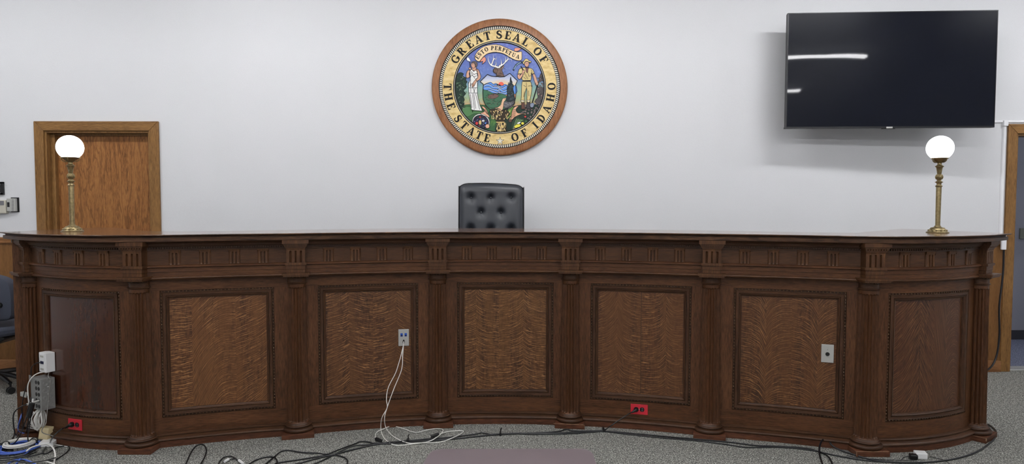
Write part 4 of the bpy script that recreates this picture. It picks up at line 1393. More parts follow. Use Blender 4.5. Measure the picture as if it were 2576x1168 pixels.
g.shape(Q1([(510, 630), (560, 605), (620, 620), (640, 680), (610, 740), (590, 700), (570, 650), (520, 650)]), paint('hair', 96, 84, 84), 0.0300, 0.8)
g.line(Q1([(525, 678), (545, 676)]), 0.8, INK, 0.0302); g.line(Q1([(515, 725), (530, 728)]), 0.8, RED_, 0.0302)
g.shape(Q1([(510, 1120), (560, 1110), (560, 1168)]) + Q3([(545, 50), (520, 90), (510, 20)]), SKIN, 0.0290, 0.6)
g.build('painted_woman', seal)

g = Art()                       # miner
g.line(cm(Q2([(370, 800), (420, 700), (500, 640), (600, 610)])), 4.0, INK, 0.0276, taper=False); g.line(cm(Q2([(380, 780), (430, 700), (500, 645), (590, 615)])), 2.4, paint('steel_blue', 120, 150, 170), 0.0278)
g.line(Q4([(910, 60), (870, 200), (800, 440)]), 3.2, INK, 0.0277)
g.shape(Q4([(760, 460), (835, 455), (830, 520), (800, 555), (760, 545), (745, 510)]), paint('shovel_blue', 130, 140, 160), 0.0278, 0.8)
g.shape(Q2([(800, 880), (850, 890), (900, 1010), (930, 1110), (920, 1168)]) + Q4([(910, 40), (880, 70), (870, 0)]) + Q2([(870, 1130), (830, 1000)]), SKIN, 0.0280, 0.9)
g.shape(Q4([(560, 440), (620, 440), (620, 540), (650, 580), (560, 590), (550, 560)]), BRN, 0.0279, 0.9)
g.shape(Q4([(680, 420), (745, 420), (745, 540), (790, 580), (680, 580), (670, 500)]), paint('dark_boot', 60, 56, 60), 0.0279, 0.9)
g.shape(Q2([(580, 1050), (750, 1050), (780, 1168)]) + Q4([(790, 60), (780, 200), (745, 380), (745, 425), (680, 425), (680, 200), (660, 130), (620, 300), (610, 440), (545, 430), (550, 300), (555, 100), (565, 0)]), TAN, 0.0281, 1.1)
for L in (Q4([(660, 0), (665, 130)]), Q4([(600, 60), (650, 90)]), Q4([(700, 80), (760, 70)]), Q4([(620, 200), (600, 320)]), Q4([(710, 180), (720, 300)]), Q4([(550, 390), (610, 400)]), Q4([(680, 395), (745, 395)])):
    g.line(L, 1.0, INK, 0.0285)
g.line(Q4([(550, 405), (610, 415)]), 1.4, WHT, 0.0286); g.line(Q4([(685, 410), (745, 408)]), 1.4, WHT, 0.0286)
g.shape(Q2([(530, 760), (620, 740), (700, 750), (790, 770), (840, 870), (790, 890), (770, 860), (760, 1030), (590, 1030), (560, 980), (590, 900), (540, 880), (475, 890), (490, 800)]), TAN, 0.0284, 1.1)
g.shape(Q2([(475, 890), (530, 880), (510, 930), (570, 850), (570, 810), (620, 800), (625, 840), (540, 980), (500, 1000), (470, 970), (462, 920)]), SKIN, 0.0288, 0.9)
g.line(Q2([(540, 720), (590, 800)]), 3.0, INK, 0.0290); g.line(Q2([(610, 850), (690, 990)]), 3.0, INK, 0.0287); g.line(Q2([(610, 850), (690, 990)]), 1.5, TAN, 0.0289)
g.shape(Q2([(585, 1030), (750, 1025), (752, 1055), (585, 1055)]), INK, 0.0289, 0.5)
g.shape(Q2([(630, 720), (680, 760), (720, 730), (700, 790), (690, 860), (660, 840), (650, 780)]), paint('neckerchief', 120, 82, 82), 0.0290, 0.8)
for L in (Q2([(700, 870), (720, 940), (760, 920)]), Q2([(770, 790), (790, 860)]), Q2([(600, 950), (650, 1000)])):
    g.line(L, 1.0, INK, 0.0289)
g.shape(Q2([(615, 640), (640, 610), (700, 610), (720, 650), (710, 700), (680, 730), (640, 715), (620, 680)]), SKIN, 0.0292, 0.9)
g.shape(Q2([(580, 640), (600, 600), (620, 570), (650, 545), (700, 560), (720, 590), (770, 605), (750, 635), (700, 615), (640, 620), (610, 670)]), TAN, 0.0294, 1.0)
g.line(Q2([(655, 660), (672, 656)]), 0.8, INK, 0.0295); g.line(Q2([(690, 690), (705, 692)]), 0.9, RED_, 0.0295); g.line(Q2([(690, 655), (702, 655)]), 0.8, INK, 0.0295)
g.build('painted_miner', seal)

g = Art()                       # left horn of plenty
g.shape(Q3([(735, 540), (780, 535), (850, 610), (890, 720), (910, 780), (700, 700), (790, 650), (780, 590)]), HORN, 0.0276, 1.0)
for i in range(8):
    t = i / 7
    g.line(Q3([(775 + 70 * t, 600 + 90 * t), (830 + 60 * t, 600 + 120 * t)]), 0.8, INK, 0.0279)
cxx, cyy = Q3([(720, 875)])[0]
g.shape(ell(cxx, cyy, 22, 19.5, 32, 0.35), WHT, 0.0278, 1.0); g.shape(ell(cxx - 0.4, cyy + 1.2, 20, 17.6, 32, 0.35), paint('fruit_dark', 30, 28, 48), 0.0280, 0.8)
for i in range(70):
    a = rnd.random() * 6.28; rr = sqrt(rnd.random()) * 0.9
    g.poly(ell(cxx + 19 * rr * cos(a), cyy + 1 + 16.5 * rr * sin(a), 1.3, 1.3, 7), [NAV, paint('grape_light', 120, 124, 180), paint('plum', 70, 40, 80), GRN][i % 4], 0.0284)
for (x, y, rx, ry, mm) in ((625, 910, 3.8, 4.2, RED_), (665, 985, 4.2, 3, RED_), (700, 890, 3.4, 6, YEL), (770, 855, 4, 2.2, WHT), (865, 975, 5, 5.2, HORN), (820, 905, 2.4, 2.4, BLU), (700, 770, 2.6, 2.2, RED_)):
    x2, y2 = Q3([(x, y)])[0]; g.shape(ell(x2, y2, rx, ry, 14), mm, 0.0287, 0.7)
g.build('painted_cornucopia', seal)

g = Art()                       # right horn of plenty
g.shape(Q4([(490, 530), (450, 520), (380, 560), (340, 640), (325, 740), (320, 840), (420, 760), (560, 700), (650, 715), (640, 690), (480, 680), (430, 620), (450, 560)]), HORN, 0.0276, 1.0)
for i in range(9):
    t = i / 8
    g.line(Q4([(350 - 20 * t, 590 + 200 * t), (430 - 20 * t, 600 + 160 * t)]), 0.8, INK, 0.0279)
g.shape(Q4([(400, 790), (500, 720), (640, 740), (680, 870), (600, 960), (480, 1060), (330, 1100), (330, 900)]), paint('leaf_dark', 38, 58, 42), 0.0278, 0.8)
for i in range(9):
    g.line(Q4([(340 + 20 * i, 1060 - 22 * i), (420 + 22 * i, 800 + 4 * i)]), 1.1, paint('sage', 120, 138, 116) if i % 2 else LGR, 0.0281)
for (x, y, rx, ry, mm, r_) in ((465, 970, 9, 4.4, LEM, -0.3), (580, 910, 4, 3.6, LEM, 0), (495, 900, 5, 2.4, WHT, -0.4), (400, 1045, 5, 3, HORN, -0.2), (470, 1020, 4, 2, WHT, -0.3), (565, 780, 9, 3, DGR, 0.5), (640, 760, 3, 2.6, RED_, 0), (660, 865, 3.6, 3.4, GRN, 0), (300, 850, 4.4, 3.8, BRN, 0)):
    x2, y2 = Q4([(x, y)])[0]; g.shape(ell(x2, y2, rx, ry, 14, r_), mm, 0.0284, 0.8)
g.build('painted_cornucopia', seal)

g = Art()                       # wheat sheaf
g.shape(Q3([(930, 600), (1050, 590), (1168, 650)]) + Q4([(60, 680), (120, 620), (200, 610), (270, 660), (280, 720), (200, 790), (170, 850), (180, 900), (220, 1060), (120, 1100), (0, 1110)]) + Q3([(1168, 1100), (1060, 1080), (1090, 930), (1060, 850), (1000, 760), (930, 700)]), paint('sheaf_dark', 52, 42, 30), 0.0288, 0.8)
for i in range(110):
    t = rnd.random(); u = rnd.random()
    if i < 60:
        x = 930 + 460 * u; y = 610 + 190 * t; L = 26
        a = 1.57 + (u - 0.5) * 0.9
    else:
        x = 1075 + 200 * u; y = 880 + 190 * t; L = 44
        a = 1.57 + (0.5 - u) * 0.5
    x0, y0 = Q3([(x, y)])[0]
    if sqrt((x0 - CX) ** 2 + (y0 - CY) ** 2) < 106:
        g.line([(x0, y0), (x0 + L / 9 * cos(a), y0 + L / 9 * sin(a))], 1.3, YEL if i % 3 else paint('straw_light', 236, 214, 160), 0.0292)
g.line(Q3([(1070, 885), (1168, 890)]) + Q4([(60, 885), (165, 885)]), 2.4, YEL, 0.0294)
g.build('painted_wheat_sheaf', seal)

# ------------------------------------------------------------------ television
TL, TR = (2.335, 5.80), (4.043, 5.70)
tv = empty('television', ((TL[0] + TR[0]) / 2, 5.75, 2.18), 'large switched off flat television mounted high on the right wall', 'television')
ta = Vector((TR[0] - TL[0], TR[1] - TL[1], 0)); tw = ta.length; ta.normalize(); tn = Vector((ta.y, -ta.x, 0))
T0 = Vector((TL[0], TL[1], 0))
def tvp(u, z, d):
    return T0 + ta * u - tn * d + Vector((0, 0, z))
def tvbox(m, u0, u1, z0, z1, d0, d1):
    m.obox(tvp((u0 + u1) / 2, (z0 + z1) / 2, (d0 + d1) / 2), ta * ((u1 - u0) / 2), -tn * ((d1 - d0) / 2), Vector((0, 0, (z1 - z0) / 2)))
ZB, ZT_ = 2.168, 3.140
m = MB(); tvbox(m, 0, tw, ZB, ZB + 0.014, -0.002, 0.055); tvbox(m, 0, tw, ZT_ - 0.006, ZT_, -0.002, 0.035); tvbox(m, 0, 0.006, ZB + 0.014, ZT_ - 0.006, -0.002, 0.045); tvbox(m, tw - 0.006, tw, ZB + 0.014, ZT_ - 0.006, -0.002, 0.045)
m.build('bezel', M['bezel'], tv, smooth=0)
m = MB(); tvbox(m, 0.006, tw - 0.006, ZB + 0.014, ZT_ - 0.006, 0.0, 0.004); m.build('screen', M['screen'], tv, smooth=0)
m = MB(); tvbox(m, 0.004, tw - 0.004, ZB + 0.012, ZT_ - 0.004, 0.005, 0.04); tvbox(m, 0.3, tw - 0.3, ZB + 0.1, ZB + 0.6, 0.04, 0.07); m.build('back_cover', M['black'], tv, smooth=0, bevel=0.004)
m = MB(); tvbox(m, tw * 0.485, tw * 0.515, ZB - 0.004, ZB + 0.010, -0.006, 0.0); m.build('maker_badge', M['steel'], tv, smooth=0, bevel=0.002)
m = MB(); tvbox(m, tw * 0.47, tw * 0.53, ZB - 0.007, ZB, 0.004, 0.03); m.build('sensor_bar', M['black'], tv, smooth=0)
wm = empty('television_wall_mount', (3.2, WALL_Y, 2.65), 'black folding arm bracket between the wall and the television', 'bracket')
m = MB(); m.box((2.95, WALL_Y - 0.02, 2.45), (3.45, WALL_Y - 0.001, 2.85)); m.build('wall_plate', M['black'], wm, smooth=0, bevel=0.003)
m = MB(); m.box((3.0, 5.86, 2.62), (3.04, WALL_Y - 0.02, 2.68)); m.build('arm', M['black'], wm, smooth=0)
m = MB(); m.box((3.36, 5.86, 2.62), (3.40, WALL_Y - 0.02, 2.68)); m.build('arm', M['black'], wm, smooth=0)
m = MB(); m.box((2.85, 5.835, 2.5), (3.5, 5.86, 2.8)); m.build('screen_plate', M['black'], wm, smooth=0)

# ------------------------------------------------------------------ globe lamps
def globe_lamp(x, y, label, parts=None):
    e = empty('globe_lamp', (x, y, ZT), label, 'lamp', 'brass globe lamps on the bench')
    c = Vector((x, y, ZT))
    m = MB(); m.lathe([(0.0665, 0.0), (0.067, 0.004), (0.063, 0.006), (0.058, 0.008), (0.056, 0.013), (0.046, 0.026), (0.030, 0.036), (0.020, 0.040), (0.019, 0.045)], c, 40)
    for q in range(14):
        a = 2 * pi * q / 14
        for rr, zz, s_ in ((0.052, 0.017, 0.007), (0.036, 0.031, 0.006)):
            m.sphere(c + Vector((cos(a + rr * 9) * rr, sin(a + rr * 9) * rr, zz)), s_, 0, 6, 4, (1, 1, 0.7))
    m.build('base', M['brass'], e, smooth=50)
    m = MB()
    pr = [(0.019, 0.042), (0.019, 0.046), (0.015, 0.048), (0.0145, 0.052), (0.016, 0.30), (0.0155, 0.302), (0.020, 0.304), (0.0215, 0.308), (0.018, 0.312), (0.013, 0.319), (0.014, 0.325), (0.021, 0.332), (0.021, 0.336), (0.014, 0.341), (0.0115, 0.348), (0.016, 0.354), (0.0205, 0.362), (0.0205, 0.373), (0.016, 0.383), (0.012, 0.386),
          (0.013, 0.390), (0.016, 0.412), (0.019, 0.430), (0.026, 0.436), (0.026, 0.439), (0.019, 0.442), (0.013, 0.450), (0.012, 0.458), (0.018, 0.463), (0.018, 0.467)]
    m.lathe(pr, c, 28)
    for q in range(12):
        a = 2 * pi * q / 12
        m.tube([c + Vector((cos(a) * r_, sin(a) * r_, z_)) for r_, z_ in ((0.0155, 0.352), (0.021, 0.362), (0.021, 0.372), (0.0155, 0.384))], 0.0022, 5, steps=3)
        m.sphere(c + Vector((cos(a) * 0.0215, sin(a) * 0.0215, 0.334)), 0.0024, 0, 5, 4)
    m.build('stem', M['brass'], e, smooth=45)
    m = MB(); m.lathe([(0.013, 0.462), (0.022, 0.466), (0.036, 0.476), (0.046, 0.486), (0.051, 0.489), (0.052, 0.492), (0.047, 0.492), (0.030, 0.478), (0.012, 0.470)], c, 32)
    for q in range(4):
        a = 2 * pi * q / 4 + 0.3
        d = Vector((cos(a), sin(a), 0))
        m.tube([c + d * r_ + Vector((0, 0, z_)) for r_, z_ in ((0.020, 0.464), (0.036, 0.465), (0.047, 0.472), (0.052, 0.482), (0.050, 0.490))], 0.003, 6, steps=3)
        m.tube([c + d * 0.049 + Vector((0, 0, 0.49)), c + d * 0.060 + Vector((0, 0, 0.489))], 0.003, 6, smooth=False)
    m.build('gallery', M['brass'], e, smooth=50)
    R_ = 0.0805
    zc = 0.492 + sqrt(R_ ** 2 - 0.047 ** 2)
    m = MB(); a0 = math.asin(-(zc - 0.490) / R_)
    m.lathe([(R_ * cos(a0 + (pi / 2 - 0.01 - a0) * i / 24), zc + R_ * sin(a0 + (pi / 2 - 0.01 - a0) * i / 24)) for i in range(25)], c, 40)
    m.build('globe_shade', M['globe'], e, smooth=60)
    return e

globe_lamp((181 - 1288) * 4.50 / FPX, 4.50, 'brass globe lamp on the left end of the bench before the door')
globe_lamp((2359.5 - 1288) * 4.46 / FPX, 4.46, 'brass globe lamp on the right end of the bench below the television')

# ------------------------------------------------------------------ tufted chair behind the bench
ch = empty('executive_chair', (-0.17, 5.55, 0.36), 'high backed black leather chair with button tufting behind the bench', 'chair')
cw, z0, z1 = 0.262, 0.92, 1.690
btn = [(-0.165, 1.572), (-0.003, 1.572), (0.163, 1.574), (-0.083, 1.452), (0.08, 1.450), (-0.165, 1.318), (-0.003, 1.318), (0.163, 1.318), (-0.083, 1.21), (0.08, 1.21), (-0.165, 1.09), (-0.003, 1.09), (0.163, 1.09)]
def topz(x):
    return z1 - 0.012 * (abs(x) / cw) ** 2 - (0.022 * max(0, (abs(x) - 0.20) / 0.062) ** 2) - 0.006 * x / cw
def fy(x, z):
    ex = min(1, (cw - abs(x)) / 0.05); ez = min(1, (topz(x) - z) / 0.07)
    puff = 0.05 * sqrt(max(0, 1 - (1 - ex) ** 2)) ** 0.6 * 1.0
    puff = 0.055 * (max(0, 1 - (1 - ex) ** 2)) ** 0.5 * (max(0, 1 - (1 - ez) ** 2)) ** 0.5
    for bx, bz in btn:
        d = sqrt((x - bx) ** 2 + ((z - bz) * 0.85) ** 2)
        puff -= 0.026 * math.exp(-(d / 0.026) ** 2) + 0.006 * math.exp(-d / 0.05)
    return puff
m = MB()
rows = []
for i in range(91):
    row = []
    for j in range(81):
        x = -cw + 2 * cw * j / 80
        zt = topz(x)
        t = i / 90
        z = z0 + (zt - z0) * (1 - (1 - t) ** 1.3)
        row.append(Vector((-0.17 + x, 5.50 - fy(x, z) + (z - 1.0) * 0.10, z)))
    rows.append(row)
m.grid(rows)
m.build('tufted_front', M['leather'], ch, smooth=80)
m = MB()
prof = []
for j in range(41):
    x = -cw - 0.006 + 2 * (cw + 0.006) * j / 40
    prof.append((x, topz(max(-cw, min(cw, x))) - 0.004 + 0.0))
out = prof + [(cw + 0.004, z0), (-cw - 0.004, z0)]
m.prism(out, 0.0, 0.07, lambda u, v, w_: Vector((-0.17 + u, 5.495 + w_ + (v - 1.0) * 0.10, v)))
m.build('backrest_shell', M['leather'], ch, smooth=40, bevel=0.008)
m = MB()
edge = [(-cw - 0.004, z0)] + [(-cw - 0.004, z0 + (1.66 - z0) * i / 6) for i in range(1, 7)] + [(x, topz(x) + 0.001) for x in [(-cw + 2 * cw * j / 16) for j in range(17)]] + [(cw + 0.004, 1.655 - (1.655 - z0) * i / 6) for i in range(7)]
m.tube([Vector((-0.17 + x, 5.493 + (z - 1.0) * 0.10, z)) for x, z in edge], 0.0042, 8, steps=3)
m.build('piping', M['black'], ch, smooth=60)
for bx, bz in btn:
    m = MB(); m.sphere((-0.17 + bx, 5.50 - fy(bx, bz) + (bz - 1.0) * 0.10 - 0.003, bz), 0.0085, 0, 14, 8, (1, 0.6, 1)); m.build('button', M['leather'], ch, smooth=80)
m = MB(); m.box((-0.43, 5.08, 0.82), (0.09, 5.55, 0.93)); m.build('seat', M['leather'], ch, smooth=0, bevel=0.03)
for sx_ in (-0.47, 0.08):
    m = MB(); m.box((sx_, 5.08, 1.04), (sx_ + 0.05, 5.44, 1.08)); m.box((sx_ + 0.01, 5.36, 0.86), (sx_ + 0.04, 5.42, 1.04)); m.build('armrest', M['leather'], ch, smooth=0, bevel=0.01)
m = MB(); m.lathe([(0.03, 0.44), (0.03, 0.86)], (-0.17, 5.51, 0), 16)
m.build('gas_column', M['black'], ch)
for q in range(5):
    a = 2 * pi * q / 5 + 0.3; d = Vector((cos(a), sin(a), 0)); c = Vector((-0.17, 5.42, 0))
    m = MB(); m.tube([Vector((-0.17, 5.51, 0.46)), Vector((-0.17, 5.51, 0)) + d * 0.27 + Vector((0, 0, 0.42))], 0.018, 8, smooth=False)
    leg = m.build('base_leg', M['black'], ch)
    m = MB(); p = Vector((-0.17, 5.51, 0)) + d * 0.27; m.lathe([(0.004, -0.02), (0.027, -0.02), (0.027, 0.02), (0.004, 0.02)], p + Vector((0, 0, 0.388)), 16, axis=Vector((d.y, -d.x, 0))); m.build('caster', M['black'], leg)

# ------------------------------------------------------------------ fabric office chair at the far left
oc = empty('office_chair', (-4.28, 5.50, 0), 'dark blue grey fabric office chair beside the left end of the bench', 'chair')
def rounded(x0, x1, z0, z1, r, n=6):
    out = []
    for cx, cz, a0 in ((x1 - r, z1 - r, 0), (x0 + r, z1 - r, 90), (x0 + r, z0 + r, 180), (x1 - r, z0 + r, 270)):
        out += [(cx + r * cos(radians(a0 + 90 * i / n)), cz + r * sin(radians(a0 + 90 * i / n))) for i in range(n + 1)]
    return out
back_poly = catmull([Vector((x, z, 0)) for x, z in ((-4.60, 0.62), (-4.62, 0.75), (-4.585, 0.90), (-4.45, 0.945), (-4.28, 0.955), (-4.10, 0.945), (-3.985, 0.905), (-3.952, 0.83), (-3.945, 0.72), (-3.965, 0.615), (-4.1, 0.59), (-4.45, 0.59))], 3, True)
m = MB(); m.prism([(p.x, p.y) for p in back_poly], 0, 0.085, lambda u, v, w_: Vector((u, 5.30 + w_ - 0.0 + 0.06 * ((u + 4.28) / 0.33) ** 2 * -1 + 0.05, v)))
m.build('backrest', M['fabric'], oc, smooth=60, bevel=0.022)
m = MB(); m.prism([(-4.56, 5.22), (-4.02, 5.22), (-3.95, 5.36), (-3.96, 5.70), (-4.05, 5.78), (-4.5, 5.78), (-4.6, 5.7), (-4.61, 5.36)], 0.47, 0.545)
m.build('seat', M['fabric'], oc, smooth=60, bevel=0.025)
m = MB(); m.prism([(-4.50, 0.475), (-4.05, 0.475), (-4.03, 0.44), (-4.10, 0.40), (-4.20, 0.38), (-4.40, 0.38), (-4.5, 0.42)], 0, 0.36, lambda u, v, w_: Vector((u, 5.32 + w_, v)))
m.build('seat_shell', M['black'], oc, smooth=40, bevel=0.008)
for sgn, x in ((1, -4.03), (-1, -4.56)):
    m = MB(); m.tube([(x - 0.12 * sgn, 5.27, 0.72), (x - 0.03 * sgn, 5.27, 0.722), (x, 5.30, 0.722), (x, 5.50, 0.72)], 0.024, 10)
    m.tube([(x - 0.12 * sgn, 5.28, 0.70), (x - 0.13 * sgn, 5.29, 0.56), (x - 0.10 * sgn, 5.33, 0.45)], 0.016, 8)
    m.build('armrest', M['black'], oc)
m = MB(); m.lathe([(0.028, 0.10), (0.028, 0.40)], (-4.28, 5.5, 0), 16); m.build('gas_column', M['black'], oc)
for q, a in enumerate((-0.12, 1.14, 2.4, 3.65, -1.0)):
    d = Vector((cos(a), sin(a), 0)); c = Vector((-4.28, 5.5, 0))
    if q == 4: d = Vector((0.86, -0.5, 0)).normalized()
    L = 0.29
    if q == 4: L = 0.31
    m = MB(); m.tube([c + Vector((0, 0, 0.125)), c + d * (L * 0.6) + Vector((0, 0, 0.115)), c + d * L + Vector((0, 0, 0.085))], lambda t: 0.024 - 0.009 * t, 8, steps=3); lg = m.build('base_leg', M['black'], oc)
    p = c + d * L
    m = MB()
    ax = Vector((d.y, -d.x, 0)) if q != 4 else Vector((0.8, -0.6, 0))
    for s_ in (-0.016, 0.016):
        m.lathe([(0.004, s_ - 0.009), (0.026, s_ - 0.009), (0.028, s_), (0.026, s_ + 0.009), (0.004, s_ + 0.009)], p + Vector((0, 0, 0.028)), 18, axis=ax)
    m.tube([p + Vector((0, 0, 0.09)), p + Vector((0, 0, 0.035))], 0.008, 8, smooth=False)
    m.build('caster', M['black'], lg)

# ------------------------------------------------------------------ plates and boxes on the bench front
class Face:
    """local frame on a bay: origin on the face, x to the right, z up, n to the viewer"""
    def __init__(s, b, px, py, o):
        s.t, s.z = bay_hit(b, px, py, o)
        A = BAYS[b]
        s.tg, s.n = A.frame(s.t)
        s.c = A.P(s.t, o, s.z)

    def p(s, x, z, n):
        return s.c + s.tg * x + Vector((0, 0, z)) + s.n * n

    def box(s, m, x0, x1, z0, z1, n0, n1, mi=0):
        m.obox(s.p((x0 + x1) / 2, (z0 + z1) / 2, (n0 + n1) / 2), s.tg * ((x1 - x0) / 2), -s.n * ((n1 - n0) / 2), Vector((0, 0, (z1 - z0) / 2)), mi)

    def disc(s, m, x, z, r, n0, n1, seg=20, mi=0):
        m.lathe([(r, 0), (r, n1 - n0)], s.p(x, z, n0), seg, mi, axis=s.n)


PO = PANEL_O
# data plate with two blue jacks
f = Face(2, 1015.5, 849.5, PO)
e = empty('data_plate', f.c, 'pale wall plate with two blue jacks and white cords, left of the middle bay', 'wall plate')
m = MB(); f.box(m, -0.036, 0.036, -0.058, 0.058, 0.0005, 0.006); m.build('cover_plate', M['steel'], e, smooth=0, bevel=0.002)
for x in (-0.014, 0.014):
    m = MB(); f.box(m, x - 0.008, x + 0.008, 0.008, 0.031, 0.0055, 0.008); j = m.build('jack', M['blue'], e, smooth=0, bevel=0.001)
    m = MB(); f.box(m, x - 0.006, x + 0.006, 0.010, 0.019, 0.008, 0.0084); m.build('jack_opening', M['dark_blue'], j, smooth=0)
for z in (0.045,):
    m = MB(); f.disc(m, 0, z, 0.0035, 0.006, 0.008); m.build('screw', M['steel'], e)
m = MB(); m.prism([(0.007 * cos(2 * pi * i / 20), -0.029 + 0.016 * sin(2 * pi * i / 20)) for i in range(20)], 0.006, 0.0066, lambda u, v, w_: f.p(u, v, w_)); m.build('cord_opening', M['groove'], e, smooth=0)
plateF = f

# microphone plate
f = Face(5, 2081.5, 889.5, PO)
e = empty('microphone_plate', f.c, 'pale wall plate with one round black connector, right side of the bench', 'wall plate')
m = MB(); f.box(m, -0.036, 0.036, -0.0575, 0.0575, 0.0005, 0.006); m.build('cover_plate', M['steel'], e, smooth=0, bevel=0.002)
m = MB(); f.disc(m, 0, -0.003, 0.0145, 0.0055, 0.008, 28); m.build('connector_ring', M['steel'], e)
m = MB(); f.disc(m, 0, -0.003, 0.0125, 0.008, 0.0095, 28); m.build('connector', M['black'], e)
for x, z in ((0, 0.043), (0, -0.043), (-0.011, 0.011), (0.011, -0.016)):
    m = MB(); f.disc(m, x, z, 0.0036, 0.006, 0.0085, 14); m.build('screw', M['steel'], e)
m = MB(); f.box(m, -0.0015, 0.0015, 0.023, 0.026, 0.006, 0.0064); m.build('printed_mark', M['groove'], e, smooth=0)

# red outlets
def red_outlet(b, px, py, o, label, plug):
    f = Face(b, px, py, o)
    e = empty('red_outlet', f.c, label, 'outlet', 'red duplex outlets')
    m = MB(); f.box(m, -0.0575, 0.0575, -0.035, 0.035, 0.0005, 0.006); m.build('cover_plate', M['red'], e, smooth=0, bevel=0.002)
    for x in (-0.0195, 0.0195):
        m = MB()
        pts = [(x + 0.0155 * cos(2 * pi * i / 28), max(-0.0145, min(0.0145, 0.0172 * sin(2 * pi * i / 28)))) for i in range(28)]
        pts = [(x + (px_ - x) * 1.0, z) for px_, z in pts]
        m.prism(pts, 0.0055, 0.0075, lambda u, v, w_: f.p(u, v, w_)); s_ = m.build('socket', M['black'], e, smooth=0)
        if x > 0:
            m = MB(); f.box(m, x - 0.003, x + 0.006, 0.004, 0.0065, 0.0075, 0.0079); m.build('slot', M['steel'], s_, smooth=0)
            m = MB(); f.box(m, x - 0.003, x + 0.004, -0.0085, -0.006, 0.0075, 0.0079); m.build('slot', M['steel'], s_, smooth=0)
    m = MB(); f.disc(m, 0, 0, 0.003, 0.006, 0.0078, 12); m.build('screw', M['steel'], e)
    return f
f1 = red_outlet(0, 190.5, 1068, 0.0, 'red double outlet with black plug on the left curved bay', True)
f2 = red_outlet(4, 1608, 1030, 0.0, 'red double outlet with black plug right of the middle bay', True)

# grounded plugs and their cords
def plug_cord(f, pts, label, grp=None, bend=(-0.03, -0.018, 0.032)):
    c = f.p(-0.0195, 0, 0)
    e = empty('power_cord', c, label, 'power cord')
    m = MB(); f.disc(m, -0.0195, 0.0, 0.0165, 0.0078, 0.016, 24)
    d = f.p(-0.0195 + bend[0], bend[1], bend[2])
    m.tube([f.p(-0.0195, 0, 0.012), f.p(-0.0195, 0, 0.024), f.p(-0.0195 + bend[0] * .45, bend[1] * .45, bend[2] * 0.9), d], lambda t: 0.0135 - 0.008 * t, 14)
    m.build('plug', M['black'], e, smooth=50)
    m = MB(); m.tube([d] + pts, 0.0036, 8); m.build('cord', M['cable'], e, smooth=60)
G = lambda x, y, z=0.006: at(x, y, z)
plug_cord(f2, [atY(1585, 1040, 4.42), atY(1560, 1056, 4.40), atY(1535, 1073, 4.38), G(1524, 1081, 0.02), G(1515, 1084)], 'short black cord from the right red outlet down to the floor bundle')
fl = lambda *L: [G(x, y) for x, y in L]
plug_cord(f1, [atY(158, 1078, 4.03), atY(146, 1087, 4.02), atY(134, 1099, 4.02), G(126, 1113, 0.03), G(120, 1118)] + fl((113, 1128), (107, 1138), (108, 1142), (118, 1141), (130, 1134), (140, 1127), (158, 1123), (172, 1124), (175, 1129), (168, 1138), (155, 1148), (140, 1157), (120, 1161)), 'black cord looping from the left red outlet across the carpet')

# white surface box with jacks, and the metal junction box below it
f = Face(0, 131, 908, PO)
e = empty('jack_box', f.c, 'white plastic jack box mounted on the left curved panel', 'jack box')
bw, bh, bd = 0.041, 0.063, 0.058
m = MB(); f.box(m, -bw, bw, -bh, bh, 0.001, bd); m.build('case', M['white'], e, smooth=0, bevel=0.004)
m = MB(); f.box(m, -bw * 0.7, bw * 0.7, -bh * 0.86, bh * 0.86, bd, bd + 0.002); fp = m.build('face_plate', M['white'], e, smooth=0, bevel=0.001)
for z in (0.040, -0.042):
    m = MB(); f.box(m, -0.019, 0.019, z - 0.006, z + 0.006, bd + 0.002, bd + 0.0032); m.build('label_window', mat('label_window_grey', srgb(178, 176, 170), 0.3), fp, smooth=0)
for x in (-0.009, 0.012):
    m = MB(); f.box(m, x - 0.008, x + 0.008, -0.008, 0.010, bd + 0.002, bd + 0.004); m.build('jack', M['dark_blue'], fp, smooth=0)
jb = f
f = Face(0, 126, 984, 0.0)
e = empty('junction_box', f.c, 'galvanised metal junction box with round knockouts below the white box', 'junction box')
bw, bh, bd = 0.064, 0.100, 0.082
m = MB(); f.box(m, -bw, bw, -bh, bh, 0.001, bd); m.build('case', M['galv'], e, smooth=0, bevel=0.0015)
m = MB(); f.box(m, -bw - 0.012, -bw + 0.014, bh - 0.03, bh + 0.014, bd + 0.001, bd + 0.003); m.build('bracket_tab', M['galv'], e, smooth=0)
# side facing the room: embossed knockouts
for i in range(4):
    for j in range(2):
        z = 0.070 - i * 0.047; n_ = 0.024 + j * 0.036
        m = MB()
        for rr in (0.015, 0.009):
            ring = [f.p(bw + 0.0008, z + rr * sin(2 * pi * k / 20), n_ + rr * cos(2 * pi * k / 20)) for k in range(21)]
            m.tube(ring, 0.0011, 5, steps=1)
        m.build('knockout', M['galv'], e, smooth=60)
for i in range(5):
    for j in range(2):
        z = 0.076 - i * 0.038; x = 0.014 + j * 0.030 - 0.01
        m = MB(); m.lathe([(0.0125, 0), (0.0125, 0.0006)], f.p(x, z, bd + 0.0002), 20, axis=f.n); m.build('open_knockout', M['black'], e)
for i in range(3):
    m = MB(); f.box(m, bw, bw + 0.001, 0.045 - i * 0.047, 0.049 - i * 0.047, 0.038, 0.046); m.build('mounting_slot', M['white'], e, smooth=0)
jx = f
zz = 0.076 - 3 * 0.038
e = empty('audio_plug', jx.p(0.034, zz, bd), 'silver audio plug with black lead pushed into the metal box', 'plug')
m = MB(); m.tube([jx.p(0.034, zz, bd), jx.p(0.034, zz - 0.006, bd + 0.07)], 0.0075, 12, smooth=False); m.build('barrel', M['steel'], e)
